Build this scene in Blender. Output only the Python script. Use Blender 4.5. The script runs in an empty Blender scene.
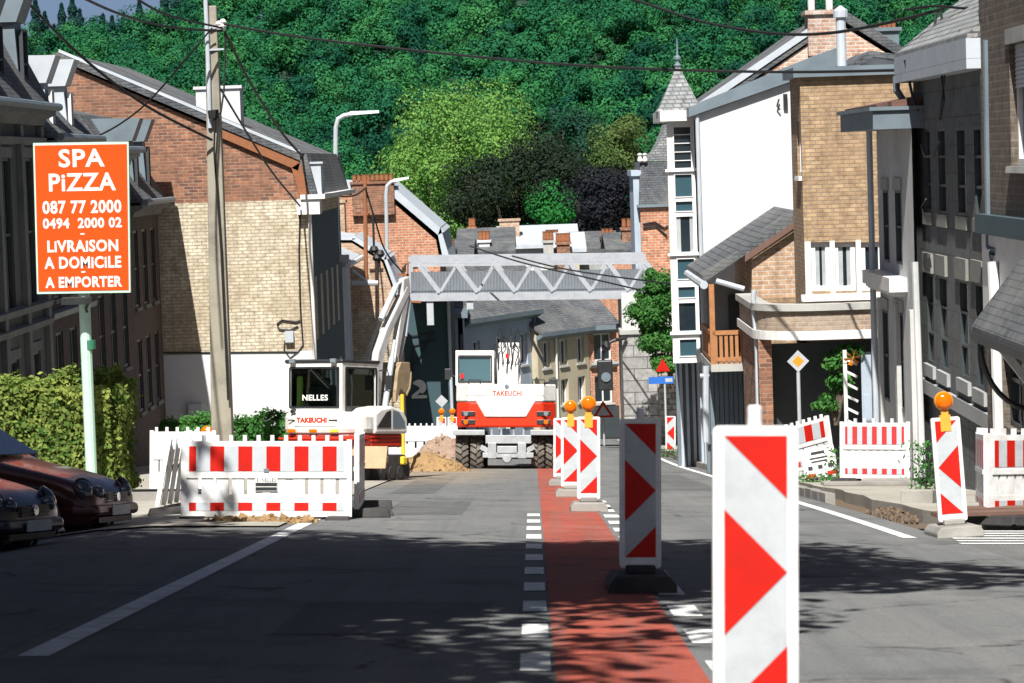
import bpy, bmesh, math, random
import numpy as np
from mathutils import Vector, Matrix, Euler
V = Vector
random.seed(7); RNG = np.random.default_rng(7)
sc = bpy.context.scene
COL = sc.collection
W, H, F = 1024, 683, 2800.0
CAM = V((0, 0, 1.25))

# ------------------------------------------------------------------ camera
roll = math.radians(1.9)
a0, b0 = (524-512)/F, (341.5-160)/F
vv = Matrix.Rotation(-roll, 3, 'Z') @ V((a0, b0, -1))
a1, b1 = vv.x/-vv.z, vv.y/-vv.z
pitch = math.atan(b1)
yaw = math.atan(a1/math.sqrt(1+b1*b1))
RC = Matrix.Rotation(yaw, 3, 'Z') @ Matrix.Rotation(math.pi/2-pitch, 3, 'X') @ Matrix.Rotation(-roll, 3, 'Z')
cd = bpy.data.cameras.new('camera'); cam = bpy.data.objects.new('camera', cd); COL.objects.link(cam)
cam.matrix_world = Matrix.Translation(CAM) @ RC.to_4x4()
cd.sensor_width = 36; cd.lens = F/W*36; cd.clip_start = .1; cd.clip_end = 6000
cd.dof.use_dof = True; cd.dof.focus_distance = 52; cd.dof.aperture_fstop = 7.1
sc.camera = cam

def ray(px, py): return RC @ V(((px-512)/F, -(py-341.5)/F, -1))
def P(px, py, y):
    d = ray(px, py); return CAM + d*(y/d.y)
def PX(px, py, x):
    d = ray(px, py); return CAM + d*(x/d.x)
def scale_at(y): return F/y

# ------------------------------------------------------------------ ground height
KN = [-80, -20, 0, 33, 72, 100, 140, 200, 260, 380, 420, 560, 700, 1200, 4000]
KZ = [5.5, 1.9, 0, -2.98, -6.64, -9.07, -12.5, -17, -20, -22, -20, 22, 26, 10, -60]
def sst(t):
    t = min(1, max(0, t)); return t*t*(3-2*t)
def gz(x, y):
    z = sum(float(np.interp(y+k, KN, KZ)) for k in (-3, 0, 3))/3 if y < 300 else float(np.interp(y, KN, KZ))
    cf = 1-sst((y-110)/50)
    z -= .033*max(-14, min(14, x))*cf
    z -= .22*sst((-4.1-x)/2.2)*sst((y-17)/8)*sst((42-y)/6)
    if y > 400: z += 11*sst((x+78)/40)*sst((y-400)/150)
    if y > 300: z += 2.5*math.sin(x*.03+1)+1.5*math.sin(x*.071)
    return z
def ground_frame(x, y, ang=0, dz=0):
    e = .4
    n = V((-(gz(x+e, y)-gz(x-e, y))/(2*e), -(gz(x, y+e)-gz(x, y-e))/(2*e), 1)).normalized()
    f = V((-math.sin(ang), math.cos(ang), 0)); r = f.cross(n).normalized(); f = n.cross(r)
    m = Matrix((r, f, n)).transposed().to_4x4(); m.translation = V((x, y, gz(x, y)+dz))
    return m

# ------------------------------------------------------------------ mesh builder
class MB:
    def __init__(s): s.v = []; s.f = []; s.m = []
    def add(s, vs, fs, mi=0):
        b = len(s.v); s.v += [V(p) for p in vs]
        for f in fs: s.f.append([b+i for i in f]); s.m.append(mi)
        return s
    def poly(s, pts, mi=0): return s.add(pts, [list(range(len(pts)))], mi)
    def box(s, x0, x1, y0, y1, z0, z1, mi=0, M=None):
        vs = [V((x, y, z)) for z in (z0, z1) for y in (y0, y1) for x in (x0, x1)]
        if M: vs = [M @ p for p in vs]
        return s.add(vs, [(0, 2, 3, 1), (4, 5, 7, 6), (0, 1, 5, 4), (1, 3, 7, 5), (3, 2, 6, 7), (2, 0, 4, 6)], mi)
    def prism(s, pts, ext, mi=0):
        n = len(pts); pts = [V(p) for p in pts]; ext = V(ext)
        return s.add(pts+[p+ext for p in pts], [list(range(n))[::-1], list(range(n, 2*n))]+[(i, (i+1) % n, n+(i+1) % n, n+i) for i in range(n)], mi)
    def slab(s, q, t, mi=0):
        q = [V(p) for p in q]; n = (q[1]-q[0]).cross(q[2]-q[0]).normalized()
        if n.z < 0: n = -n
        return s.prism(q, -n*t, mi)
    def tube(s, path, r, seg=8, mi=0, cap=True):
        path = [V(p) for p in path]; n = len(path)
        rs = r if isinstance(r, (list, tuple)) else [r]*n
        b = len(s.v); up = None
        for i, p in enumerate(path):
            t = (path[min(n-1, i+1)]-path[max(0, i-1)]).normalized()
            if up is None: up = t.orthogonal().normalized()
            up = (up-t*up.dot(t)).normalized(); sd = t.cross(up)
            for k in range(seg):
                a = 2*math.pi*k/seg; s.v.append(p+(up*math.cos(a)+sd*math.sin(a))*rs[i])
        for i in range(n-1):
            for k in range(seg):
                k2 = (k+1) % seg; s.f.append([b+i*seg+k, b+i*seg+k2, b+(i+1)*seg+k2, b+(i+1)*seg+k]); s.m.append(mi)
        if cap:
            s.f.append([b+k for k in range(seg)][::-1]); s.m.append(mi)
            s.f.append([b+(n-1)*seg+k for k in range(seg)]); s.m.append(mi)
        return s
    def bar(s, a, b, w, h, mi=0, up=(0, 0, 1)):
        a, b = V(a), V(b); t = (b-a).normalized(); u = V(up)
        if abs(t.dot(u)) > .98: u = V((0, 1, 0))
        sd = t.cross(u).normalized(); u = sd.cross(t)
        q = [a+sd*(-w/2)+u*(-h/2), a+sd*(w/2)+u*(-h/2), a+sd*(w/2)+u*(h/2), a+sd*(-w/2)+u*(h/2)]
        return s.prism(q, b-a, mi)
    def lathe(s, prof, c=(0, 0, 0), axis='z', seg=20, mi=0):
        path = []; b = len(s.v); c = V(c)
        for r, h in prof:
            for k in range(seg):
                a = 2*math.pi*k/seg; x, y = r*math.cos(a), r*math.sin(a)
                s.v.append(c+(V((x, y, h)) if axis == 'z' else V((x, h, y)) if axis == 'y' else V((h, x, y))))
        for i in range(len(prof)-1):
            for k in range(seg):
                k2 = (k+1) % seg; s.f.append([b+i*seg+k, b+i*seg+k2, b+(i+1)*seg+k2, b+(i+1)*seg+k]); s.m.append(mi)
        return s
    def xf(s, M): s.v = [M @ p for p in s.v]; return s
    def build(s, name, mats, parent=None, rel=None, smooth=False, bevel=0, sub=0, loc=None):
        if not isinstance(mats, (list, tuple)): mats = [mats]
        me = bpy.data.meshes.new(name)
        vs = [p-rel for p in s.v] if rel is not None else s.v
        me.from_pydata([tuple(p) for p in vs], [], s.f)
        for m in mats: me.materials.append(m)
        if len(mats) > 1: me.polygons.foreach_set('material_index', s.m)
        bm = bmesh.new(); bm.from_mesh(me); bmesh.ops.recalc_face_normals(bm, faces=bm.faces); bm.to_mesh(me); bm.free()
        if smooth: me.polygons.foreach_set('use_smooth', [True]*len(me.polygons))
        o = bpy.data.objects.new(name, me); COL.objects.link(o)
        if parent: o.parent = parent
        if loc is not None: o.location = loc
        if bevel:
            md = o.modifiers.new('bevel', 'BEVEL'); md.width = bevel; md.segments = 2; md.limit_method = 'ANGLE'; md.angle_limit = math.radians(35)
        if sub:
            md = o.modifiers.new('sub', 'SUBSURF'); md.levels = sub; md.render_levels = sub
        return o

def tag(o, label, cat=None, group=None, kind=None):
    if label: o['label'] = label
    if cat: o['category'] = cat
    if group: o['group'] = group
    if kind: o['kind'] = kind
    return o
def thing(name, label, cat, loc=None, M=None, group=None):
    o = bpy.data.objects.new(name, None); o.empty_display_size = .3; COL.objects.link(o)
    if M is not None: o.matrix_world = M
    elif loc is not None: o.location = loc
    return tag(o, label, cat, group)
def single(mb, name, label, cat, mats, group=None, base=None, **k):
    if base is None:
        c = sum((p for p in mb.v), V((0, 0, 0)))/len(mb.v); base = V((c.x, c.y, min(p.z for p in mb.v)))
    o = mb.build(name, mats, rel=base, **k); o.location = base
    return tag(o, label, cat, group)
def struct(mb, name, mats, **k): return tag(mb.build(name, mats, **k), None, kind='structure')
def copy_tree(o, parent=None):
    c = o.copy(); COL.objects.link(c); c.parent = parent
    for ch in list(o.children): copy_tree(ch, c)
    return c

# ------------------------------------------------------------------ materials
def nt(name):
    m = bpy.data.materials.new(name); m.use_nodes = True; t = m.node_tree; t.nodes.clear()
    o = t.nodes.new('ShaderNodeOutputMaterial'); b = t.nodes.new('ShaderNodeBsdfPrincipled')
    t.links.new(b.outputs[0], o.inputs[0]); return m, t, b, o
def N(t, typ, **kw):
    n = t.nodes.new(typ)
    for k, v in kw.items():
        if k in n.inputs.keys(): n.inputs[k].default_value = v
        else: setattr(n, k, v)
    return n
def c4(c): return (c[0], c[1], c[2], 1)
def mixc(t, fac, a, b, typ='MIX'):
    n = t.nodes.new('ShaderNodeMix'); n.data_type = 'RGBA'; n.blend_type = typ
    for s, v in ((0, fac), (6, a), (7, b)):
        if hasattr(v, 'is_linked') or hasattr(v, 'node'): t.links.new(v, n.inputs[s])
        elif s == 0: n.inputs[0].default_value = v
        else: n.inputs[s].default_value = c4(v)
    return n.outputs[2]
def ramp(t, src, lo, hi):
    n = N(t, 'ShaderNodeMapRange'); n.inputs[1].default_value = lo; n.inputs[2].default_value = hi
    t.links.new(src, n.inputs[0]); return n.outputs[0]
def noise(t, vec, scale, detail=5, rough=.6):
    n = N(t, 'ShaderNodeTexNoise', Scale=scale, Detail=detail, Roughness=rough)
    if vec is not None: t.links.new(vec, n.inputs['Vector'])
    return n.outputs[0]
def coord(t, kind='pos'):
    if kind == 'pos': return t.nodes.new('ShaderNodeNewGeometry').outputs['Position']
    return t.nodes.new('ShaderNodeTexCoord').outputs['Object']
def bump(t, b, h, s=.3, d=.02):
    n = N(t, 'ShaderNodeBump', Strength=s, Distance=d); t.links.new(h, n.inputs['Height']); t.links.new(n.outputs[0], b.inputs['Normal'])
def paint(name, col, col2=None, rough=.5, metal=0, scale=3, amt=.5, bs=.0, fine=40, kind='obj', spec=.5, coat=0):
    """base colour with blotchy wear in a second colour"""
    m, t, b, o = nt(name); c = coord(t, kind)
    col2 = col2 or tuple(x*.75 for x in col)
    n1 = noise(t, c, scale, 6, .65); f = ramp(t, n1, .62-amt*.4, .62+.22)
    t.links.new(mixc(t, f, col, col2), b.inputs['Base Color'])
    n2 = noise(t, c, scale*4, 3); r = N(t, 'ShaderNodeMapRange'); r.inputs[3].default_value = rough*.8; r.inputs[4].default_value = min(1, rough*1.25)
    t.links.new(n2, r.inputs[0]); t.links.new(r.outputs[0], b.inputs['Roughness'])
    b.inputs['Metallic'].default_value = metal; b.inputs['Specular IOR Level'].default_value = spec
    if coat: b.inputs['Coat Weight'].default_value = coat; b.inputs['Coat Roughness'].default_value = .05
    if bs: bump(t, b, noise(t, c, fine, 4), bs, .02)
    return m
def uvwall(t):
    g = coord(t); s = N(t, 'ShaderNodeSeparateXYZ'); t.links.new(g, s.inputs[0])
    a = N(t, 'ShaderNodeMath', operation='ADD'); t.links.new(s.outputs[0], a.inputs[0]); t.links.new(s.outputs[1], a.inputs[1])
    c = N(t, 'ShaderNodeCombineXYZ'); t.links.new(a.outputs[0], c.inputs[0]); t.links.new(s.outputs[2], c.inputs[1])
    return c.outputs[0], g
def brick(name, c1, c2, mortar, bw=.24, bh=.085, ms=.012, stain=None, samt=.5, stscale=.5, bstr=.5, off=.5, sq=1):
    m, t, b, o = nt(name); uv, g = uvwall(t)
    bt = N(t, 'ShaderNodeTexBrick'); t.links.new(uv, bt.inputs['Vector'])
    bt.offset = off
    for k, v in (('Color1', c4(c1)), ('Color2', c4(c2)), ('Mortar', c4(mortar)), ('Scale', 1), ('Mortar Size', ms), ('Mortar Smooth', .2), ('Bias', 0), ('Brick Width', bw), ('Row Height', bh)): bt.inputs[k].default_value = v
    col = bt.outputs[0]
    n0 = noise(t, g, 5, 5, .7); col = mixc(t, ramp(t, n0, .38, .72), col, mixc(t, .75, col, (.25, .2, .16), 'MULTIPLY'))
    mp = N(t, 'ShaderNodeMapping'); mp.inputs['Scale'].default_value = (3, 3, .25); t.links.new(g, mp.inputs[0])
    col = mixc(t, ramp(t, noise(t, mp.outputs[0], 1, 6, .65), .52, .8), col, mixc(t, .5, col, (.2, .18, .16), 'MULTIPLY'))
    if stain:
        n1 = noise(t, g, stscale, 7, .7); f = ramp(t, n1, .62-samt*.35, .8-samt*.2); col = mixc(t, f, col, mixc(t, .7, col, stain))
    t.links.new(col, b.inputs['Base Color']); b.inputs['Roughness'].default_value = .9
    iv = N(t, 'ShaderNodeMath', operation='SUBTRACT'); iv.inputs[0].default_value = 1; t.links.new(bt.outputs[1], iv.inputs[1])
    bump(t, b, iv.outputs[0], bstr, .03)
    return m
def render_wall(name, c, c2, scale=.8, rough=.9, streak=.5, bs=.15):
    """stucco with rain streaks"""
    m, t, b, o = nt(name); g = coord(t)
    n1 = noise(t, g, scale, 7, .65)
    mp = N(t, 'ShaderNodeMapping'); mp.inputs['Scale'].default_value = (5, 5, .35); t.links.new(g, mp.inputs[0])
    n2 = noise(t, mp.outputs[0], 1, 6, .6)
    f1 = ramp(t, n1, .45, .8); f2 = ramp(t, n2, .5, .85)
    a = N(t, 'ShaderNodeMath', operation='MULTIPLY_ADD'); t.links.new(f2, a.inputs[0]); a.inputs[1].default_value = streak; t.links.new(f1, a.inputs[2])
    a.use_clamp = True
    t.links.new(mixc(t, a.outputs[0], c, c2), b.inputs['Base Color']); b.inputs['Roughness'].default_value = rough
    bump(t, b, noise(t, g, 25, 5), bs, .02); return m
def leafmat(name, ca, cb, trans=.35, scale=.35, gloss=.6):
    m, t, b, o = nt(name); g = t.nodes.new('ShaderNodeNewGeometry')
    n1 = noise(t, g.outputs['Position'], scale, 3)
    ad = N(t, 'ShaderNodeMath', operation='MULTIPLY_ADD'); t.links.new(g.outputs['Random Per Island'], ad.inputs[0]); ad.inputs[1].default_value = .6
    t.links.new(ramp(t, n1, .3, .75), ad.inputs[2]); f = ramp(t, ad.outputs[0], .1, 1.4)
    col = mixc(t, f, ca, cb); t.links.new(col, b.inputs['Base Color']); b.inputs['Roughness'].default_value = .75; b.inputs['Specular IOR Level'].default_value = .1
    tr = N(t, 'ShaderNodeBsdfTranslucent'); t.links.new(mixc(t, 1, col, (.9, 1, .5), 'MULTIPLY'), tr.inputs[0])
    mx = N(t, 'ShaderNodeMixShader'); mx.inputs[0].default_value = trans
    t.links.new(b.outputs[0], mx.inputs[1]); t.links.new(tr.outputs[0], mx.inputs[2]); t.links.new(mx.outputs[0], o.inputs[0])
    return m
def flat(name, col, rough=.5, metal=0, spec=.5, emit=0):
    m, t, b, o = nt(name); b.inputs['Base Color'].default_value = c4(col); b.inputs['Roughness'].default_value = rough
    b.inputs['Metallic'].default_value = metal; b.inputs['Specular IOR Level'].default_value = spec
    n = noise(t, coord(t, 'obj'), 8, 4); r = N(t, 'ShaderNodeMapRange'); r.inputs[3].default_value = rough*.75; r.inputs[4].default_value = min(1, rough*1.3)
    t.links.new(n, r.inputs[0]); t.links.new(r.outputs[0], b.inputs['Roughness'])
    return m

M = {}
M['zinc'] = paint('zinc', (.42, .46, .5), (.3, .33, .37), .5, .0, 1.5, .6)
M['zincdark'] = paint('zinc_dark', (.13, .17, .2), (.08, .1, .12), .55, 0, 1.5, .6)
M['black'] = paint('black_paint', (.012, .014, .016), (.03, .03, .03), .45)
M['rubber'] = paint('rubber', (.02, .02, .022), (.06, .055, .05), .85, 0, 6, .6, .3)
M['whiteplastic'] = paint('white_plastic', (.62, .63, .64), (.36, .34, .3), .45, 0, 4, .45)
M['whitepaint'] = paint('white_paint', (.62, .62, .61), (.44, .44, .42), .45, 0, 2.5, .35)
M['redfilm'] = paint('red_reflective', (.42, .011, .006), (.3, .01, .006), .5, 0, 6, .4, spec=.15)
M['whitefilm'] = paint('white_reflective', (.38, .41, .43), (.27, .29, .3), .45, 0, 7, .45, spec=.2)
M['greyfilm'] = paint('grey_reflective', (.4, .43, .46), (.33, .35, .37), .35, 0, 5, .4)
M['glass'] = flat('window_glass', (.012, .02, .026), .06, 0, .7)
M['glassblue'] = flat('blue_glass', (.03, .055, .075), .08, 0, .7)
M['frame_white'] = paint('frame_white', (.64, .65, .66), (.5, .5, .5), .5, 0, 3, .4)
M['frame_dark'] = paint('frame_dark', (.03, .04, .045), (.05, .05, .05), .5)
M['curtain'] = paint('curtain', (.42, .44, .45), (.3, .32, .34), .9)
M['stone'] = render_wall('pale_stone', (.36, .36, .34), (.2, .2, .2), 1.2)
M['sootstone'] = render_wall('dark_trim_stone', (.14, .15, .145), (.06, .065, .07), 1.2)  # plain dark stone for trim and sills
M['slate'] = brick('slate', (.07, .08, .095), (.105, .115, .13), (.03, .035, .04), .26, .085, .008, (.16, .16, .15), .5, .6, .6)
M['slatelight'] = brick('slate_pale', (.22, .24, .25), (.33, .34, .34), (.1, .11, .12), .2, .1, .014, (.12, .13, .14), .5, 1.2, .7)
M['wood'] = paint('wood', (.36, .16, .06), (.22, .09, .035), .6, 0, 8, .6)
M['rust'] = paint('rust', (.25, .09, .035), (.14, .06, .03), .8, 0, 8, .6, .3)
M['galv'] = paint('galvanised', (.5, .53, .56), (.38, .41, .44), .42, .3, 4, .5)
M['cable'] = flat('cable_black', (.008, .009, .01), .6)
M['amber'] = flat('amber_lens', (.62, .12, .001), .12)
M['yellow'] = paint('yellow_paint', (.7, .48, .03), (.5, .35, .04), .5)
M['brick_red'] = brick('brick_red', (.37, .155, .085), (.13, .055, .04), (.3, .23, .17), .25, .085, .011, (.16, .08, .05), .45, .8)
M['brick_brown'] = brick('brick_brown', (.45, .315, .185), (.32, .215, .125), (.26, .2, .14), .22, .08, .012, (.3, .2, .12), .4, .5)
M['brick_tan'] = brick('brick_tan', (.5, .33, .21), (.42, .26, .16), (.5, .43, .36), .25, .1, .016, (.35, .24, .16), .4, .5)
M['brick_orange'] = brick('brick_orange', (.5, .2, .1), (.4, .15, .075), (.5, .4, .32), .25, .1, .014, (.3, .14, .08), .4, .8)
M['brick_cream'] = brick('brick_cream', (.7, .64, .51), (.56, .5, .38), (.42, .37, .28), .24, .09, .013, (.28, .22, .14), .7, .6, 1.0)
M['brick_dark'] = brick('brick_dark', (.075, .035, .03), (.05, .026, .024), (.07, .06, .055), .25, .09, .014, (.03, .03, .03), .4, .8)  # brick base lowered too, so the left fronts fall deeper into shade
M['soot'] = render_wall('soot_stone', (.085, .09, .085), (.035, .04, .045), .9)  # stone base darkened to put the deep shade of the left front into colour
M['white_wall'] = render_wall('white_wall', (.52, .53, .545), (.4, .41, .42), .35, .85, .35, .06)
M['grey_render'] = render_wall('grey_render', (.3, .31, .31), (.2, .2, .2), .7)
M['dark_render'] = render_wall('dark_render', (.19, .19, .17), (.1, .1, .1), .8)
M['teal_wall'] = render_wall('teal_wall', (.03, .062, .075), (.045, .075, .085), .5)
M['beige'] = render_wall('beige_render', (.43, .38, .27), (.3, .26, .19), .6)
M['bluegrey'] = render_wall('bluegrey_render', (.33, .39, .46), (.24, .29, .35), .5)
M['tile'] = brick('brown_tile', (.16, .075, .055), (.11, .05, .04), (.03, .02, .02), .3, .3, .03, (.08, .05, .04), .5, .8)
# ------------------------------------------------------------------ ground, road, markings
def groundmat():
    m, t, b, o = nt('earth'); g = coord(t)
    f = ramp(t, noise(t, g, .25, 6), .4, .65)
    c = mixc(t, f, (.12, .11, .08), (.05, .08, .03)); sp = N(t, 'ShaderNodeSeparateXYZ'); t.links.new(g, sp.inputs[0]); c = mixc(t, ramp(t, sp.outputs[1], 370, 400), c, (.008, .035, .02))
    t.links.new(c, b.inputs['Base Color']); b.inputs['Roughness'].default_value = .95
    bump(t, b, noise(t, g, 6, 6), .5, .05); return m
def asphalt(name, c1, c2, wear=(.1, .1, .1), wamt=.4, soil=True):
    m, t, b, o = nt(name); g = coord(t)
    mp = N(t, 'ShaderNodeMapping'); mp.inputs['Scale'].default_value = (1.6, .12, 1); t.links.new(g, mp.inputs[0])
    n1 = noise(t, mp.outputs[0], 1.0, 6, .6); n2 = noise(t, g, .9, 7, .7); n3 = noise(t, g, 60, 2, .5)
    c = mixc(t, ramp(t, n1, .35, .7), c1, c2)
    c = mixc(t, ramp(t, n2, .5, .7), c, mixc(t, .5, c, (.03, .03, .03)))
    n5 = noise(t, g, .35, 8, .75); c = mixc(t, ramp(t, n5, .55, .72), c, mixc(t, .35, c, (.3, .28, .25)))
    vr = N(t, 'ShaderNodeTexVoronoi', feature='DISTANCE_TO_EDGE', Scale=.55)
    wv = noise(t, g, 2.5, 5); ad = N(t, 'ShaderNodeMix'); ad.data_type = 'VECTOR'; ad.inputs[0].default_value = .35
    t.links.new(g, ad.inputs[4]); tc = N(t, 'ShaderNodeTexNoise', Scale=1.5, Detail=5); t.links.new(g, tc.inputs['Vector']); t.links.new(tc.outputs['Color'], ad.inputs[5])
    t.links.new(ad.outputs[1], vr.inputs['Vector'])
    cr = ramp(t, vr.outputs[0], .012, .0); cm = N(t, 'ShaderNodeMath', operation='MULTIPLY'); t.links.new(cr, cm.inputs[0]); t.links.new(ramp(t, n2, .46, .54), cm.inputs[1])
    c = mixc(t, cm.outputs[0], c, (.025, .025, .025))
    c = mixc(t, .35, c, mixc(t, ramp(t, n3, .35, .65), (.4, .4, .4), (1.5, 1.5, 1.5)), 'MULTIPLY')
    mw = N(t, 'ShaderNodeMapping'); mw.inputs['Scale'].default_value = (7, .07, 1); t.links.new(g, mw.inputs[0])
    fw = N(t, 'ShaderNodeMath', operation='MULTIPLY'); t.links.new(ramp(t, noise(t, mw.outputs[0], 1, 5, .7), .48, .72), fw.inputs[0]); fw.inputs[1].default_value = wamt
    c = mixc(t, fw.outputs[0], c, wear)
    if soil:
        # soil tracked out of the excavation
        ms = N(t, 'ShaderNodeMapping'); ms.inputs['Location'].default_value = (2.6/1.9, -63/11, 0); ms.inputs['Scale'].default_value = (1/1.9, 1/11, 0); t.links.new(g, ms.inputs[0])
        ln = N(t, 'ShaderNodeVectorMath', operation='LENGTH'); t.links.new(ms.outputs[0], ln.inputs[0]); rd = ramp(t, ln.outputs['Value'], 1.5, .35)
        sm = N(t, 'ShaderNodeMath', operation='MULTIPLY'); t.links.new(rd, sm.inputs[0]); t.links.new(ramp(t, noise(t, g, 1.3, 7, .7), .4, .58), sm.inputs[1]); c = mixc(t, sm.outputs[0], c, (.3, .23, .15))
    t.links.new(c, b.inputs['Base Color']); b.inputs['Roughness'].default_value = .88; b.inputs['Specular IOR Level'].default_value = .3
    bump(t, b, n3, .35, .01); return m
M['earth'] = groundmat()
M['asphalt'] = asphalt('asphalt', (.12, .125, .128), (.155, .157, .155), (.085, .085, .088), .45)
M['asphalt2'] = asphalt('asphalt_worn', (.115, .115, .115), (.15, .15, .145))
M['asphalt3'] = asphalt('asphalt_patch', (.09, .093, .097), (.11, .113, .115), (.07, .07, .07), .4)
M['redasphalt'] = asphalt('red_asphalt', (.33, .07, .045), (.25, .06, .042), (.17, .09, .075), .65, False)
M['roadpaint'] = paint('road_paint', (.72, .73, .72), (.25, .25, .25), .7, 0, 5, .55, .2, 60, 'pos')
M['concrete'] = paint('pavement_concrete', (.33, .31, .27), (.2, .19, .16), .9, 0, .9, .6, .35, 30, 'pos')
M['kerbstone'] = paint('kerb_stone', (.26, .25, .23), (.14, .13, .12), .9, 0, 2, .6, .3, 25, 'pos')
M['dirt'] = paint('dirt', (.12, .085, .055), (.07, .05, .035), .95, 0, 3, .6, .8, 14, 'pos')  # earth toned down to carry the shadow of the trench hollow
M['dirt2'] = paint('sandy_soil', (.27, .17, .075), (.17, .105, .05), .95, 0, 3, .6, .9, 12, 'pos')
M['gravel'] = paint('gravel', (.27, .19, .14), (.16, .11, .085), .95, 0, 6, .6, .9, 18, 'pos')

YS = [-60, -40, -30, -20, -10]+[float(i) for i in range(-6, 141)]
def strip(name, x0, x1, ya, yb, mat, dz, skirt=0, wob=0):
    ys = [ya]+[y for y in YS if ya < y < yb]+[yb]
    mb = MB(); n = len(ys); xs = [x0, x1] if x1-x0 < 3.4 and x0 > -4 else list(np.linspace(x0, x1, int((x1-x0)/.7)+2))
    k = len(xs); vs = []
    for y in ys:
        for j, x in enumerate(xs):
            xx = x+(wob*(math.sin(y*1.7)+math.sin(y*.63+1)) if (wob and j == 0) else 0)
            vs.append(V((xx, y, gz(xx, y)+dz)))
    fs = [(i*k+j, i*k+j+1, (i+1)*k+j+1, (i+1)*k+j) for i in range(n-1) for j in range(k-1)]
    mb.add(vs, fs)
    if skirt:
        for i in range(n-1):
            for j in (0, k-1):
                a, c = vs[i*k+j], vs[(i+1)*k+j]; d = V((0, 0, -skirt)); mb.poly([a, c, c+d, a+d])
        for i in (0, n-1):
            for j in range(k-1):
                a, c = vs[i*k+j], vs[i*k+j+1]; d = V((0, 0, -skirt)); mb.poly([a, c, c+d, a+d])
    return mb
# terrain
xs = sorted(set([-900, -500, -350, -250]+list(range(-200, 201, 10))+[250, 350, 500, 900]+[x*.7 for x in range(-20, 21)]))
ys = YS+[150, 160, 175, 190, 205, 220, 240, 260]+list(range(280, 720, 10))+[760, 850, 1000, 1300, 1800, 2600, 4000]
mb = MB(); k = len(xs)
mb.add([V((x, y, gz(x, y)-(.05 if y < 142 else .05))) for y in ys for x in xs], [(i*k+j, i*k+j+1, (i+1)*k+j+1, (i+1)*k+j) for i in range(len(ys)-1) for j in range(k-1)])
struct(mb, 'ground', M['earth'], smooth=True)
struct(strip('', -2.78, 4.07, -60, 138, M['asphalt'], 0), 'road', M['asphalt'])
struct(strip('', 4.07, 14, -60, 29.3, M['asphalt2'], .001), 'side_road', M['asphalt2'])
struct(strip('', -14, -2.78, -30, 30, M['asphalt2'], .002), 'parking_area', M['asphalt2'])
struct(strip('', -14, -2.78, 30.01, 74, M['concrete'], .02), 'left_pavement', M['concrete'])
struct(strip('', .07, .78, -30, 96, M['redasphalt'], .004), 'cycle_lane', M['redasphalt'])
# markings
mb = MB()
for s in (strip('', -2.66, -2.5, 14.1, 33, 0, .005), strip('', 3.62, 3.76, 27.5, 120, 0, .005)): mb.add(s.v, s.f)
struct(mb, 'edge_line', M['roadpaint'])
mb = MB()
for y in np.arange(3, 60, 2.0):
    if y < 34: s = strip('', -.1, .05, y+.3, y+1.25, 0, .006); mb.add(s.v, s.f)
    if y < 40: s = strip('', .82, 1.0, y-.1, y+.85, 0, .006); mb.add(s.v, s.f)
struct(mb, 'lane_dashes', M['roadpaint'])
mb = MB()
for i in range(6):
    y = 26.2+i*.55; s = strip('', 4.0+.05*i, 8.2, y, y+.22, 0, .007); mb.add(s.v, s.f)
struct(mb, 'hatch_marking', M['roadpaint'])
# white letters worn on the asphalt (short worn mark)
mb = MB()
for i in range(14):
    x = -.56+i*.033; s = strip('', x, x+.018, 25.2+.01*i, 25.45+.01*i, 0, .006); mb.add(s.v, s.f)
struct(mb, 'worn_marking', M['kerbstone'])
# right footway with its kerb, opened up along the kerb
struct(strip('', 4.45, 6.9, 31, 52, 0, .13, .2, .05), 'footway', M['concrete'])
struct(strip('', 4.13, 9.4, 52.01, 104, 0, .13, .2), 'far_footway', M['concrete'])
struct(strip('', 4.08, 4.6, 30.5, 52, 0, -.03), 'dug_trench', M['dirt'])
mb = MB()
y = 39
while y < 104:
    l = .95; s = strip('', 4.06, 4.2, y, y+l, 0, .135+random.uniform(-.01, .012), .2); mb.add(s.v, s.f); y += 1.0
struct(mb, 'kerb', M['kerbstone'])
# repaired patches of darker asphalt
for xa, xb, ya, yb in ((-1.9, -.9, 34, 39.5), (1.5, 2.6, 21, 25.2), (-2.3, -1.6, 44, 58), (2.0, 3.1, 46, 60), (-1.5, -.3, 15.5, 18.2)):
    struct(strip('', xa, xb, ya, yb, 0, .003), 'asphalt_patch', M['asphalt3'])
# small kerb on the left beside the hedge
struct(strip('', -9.5, -3.6, 40.3, 40.5, 0, .14, .2), 'low_kerb', M['kerbstone'])

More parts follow.
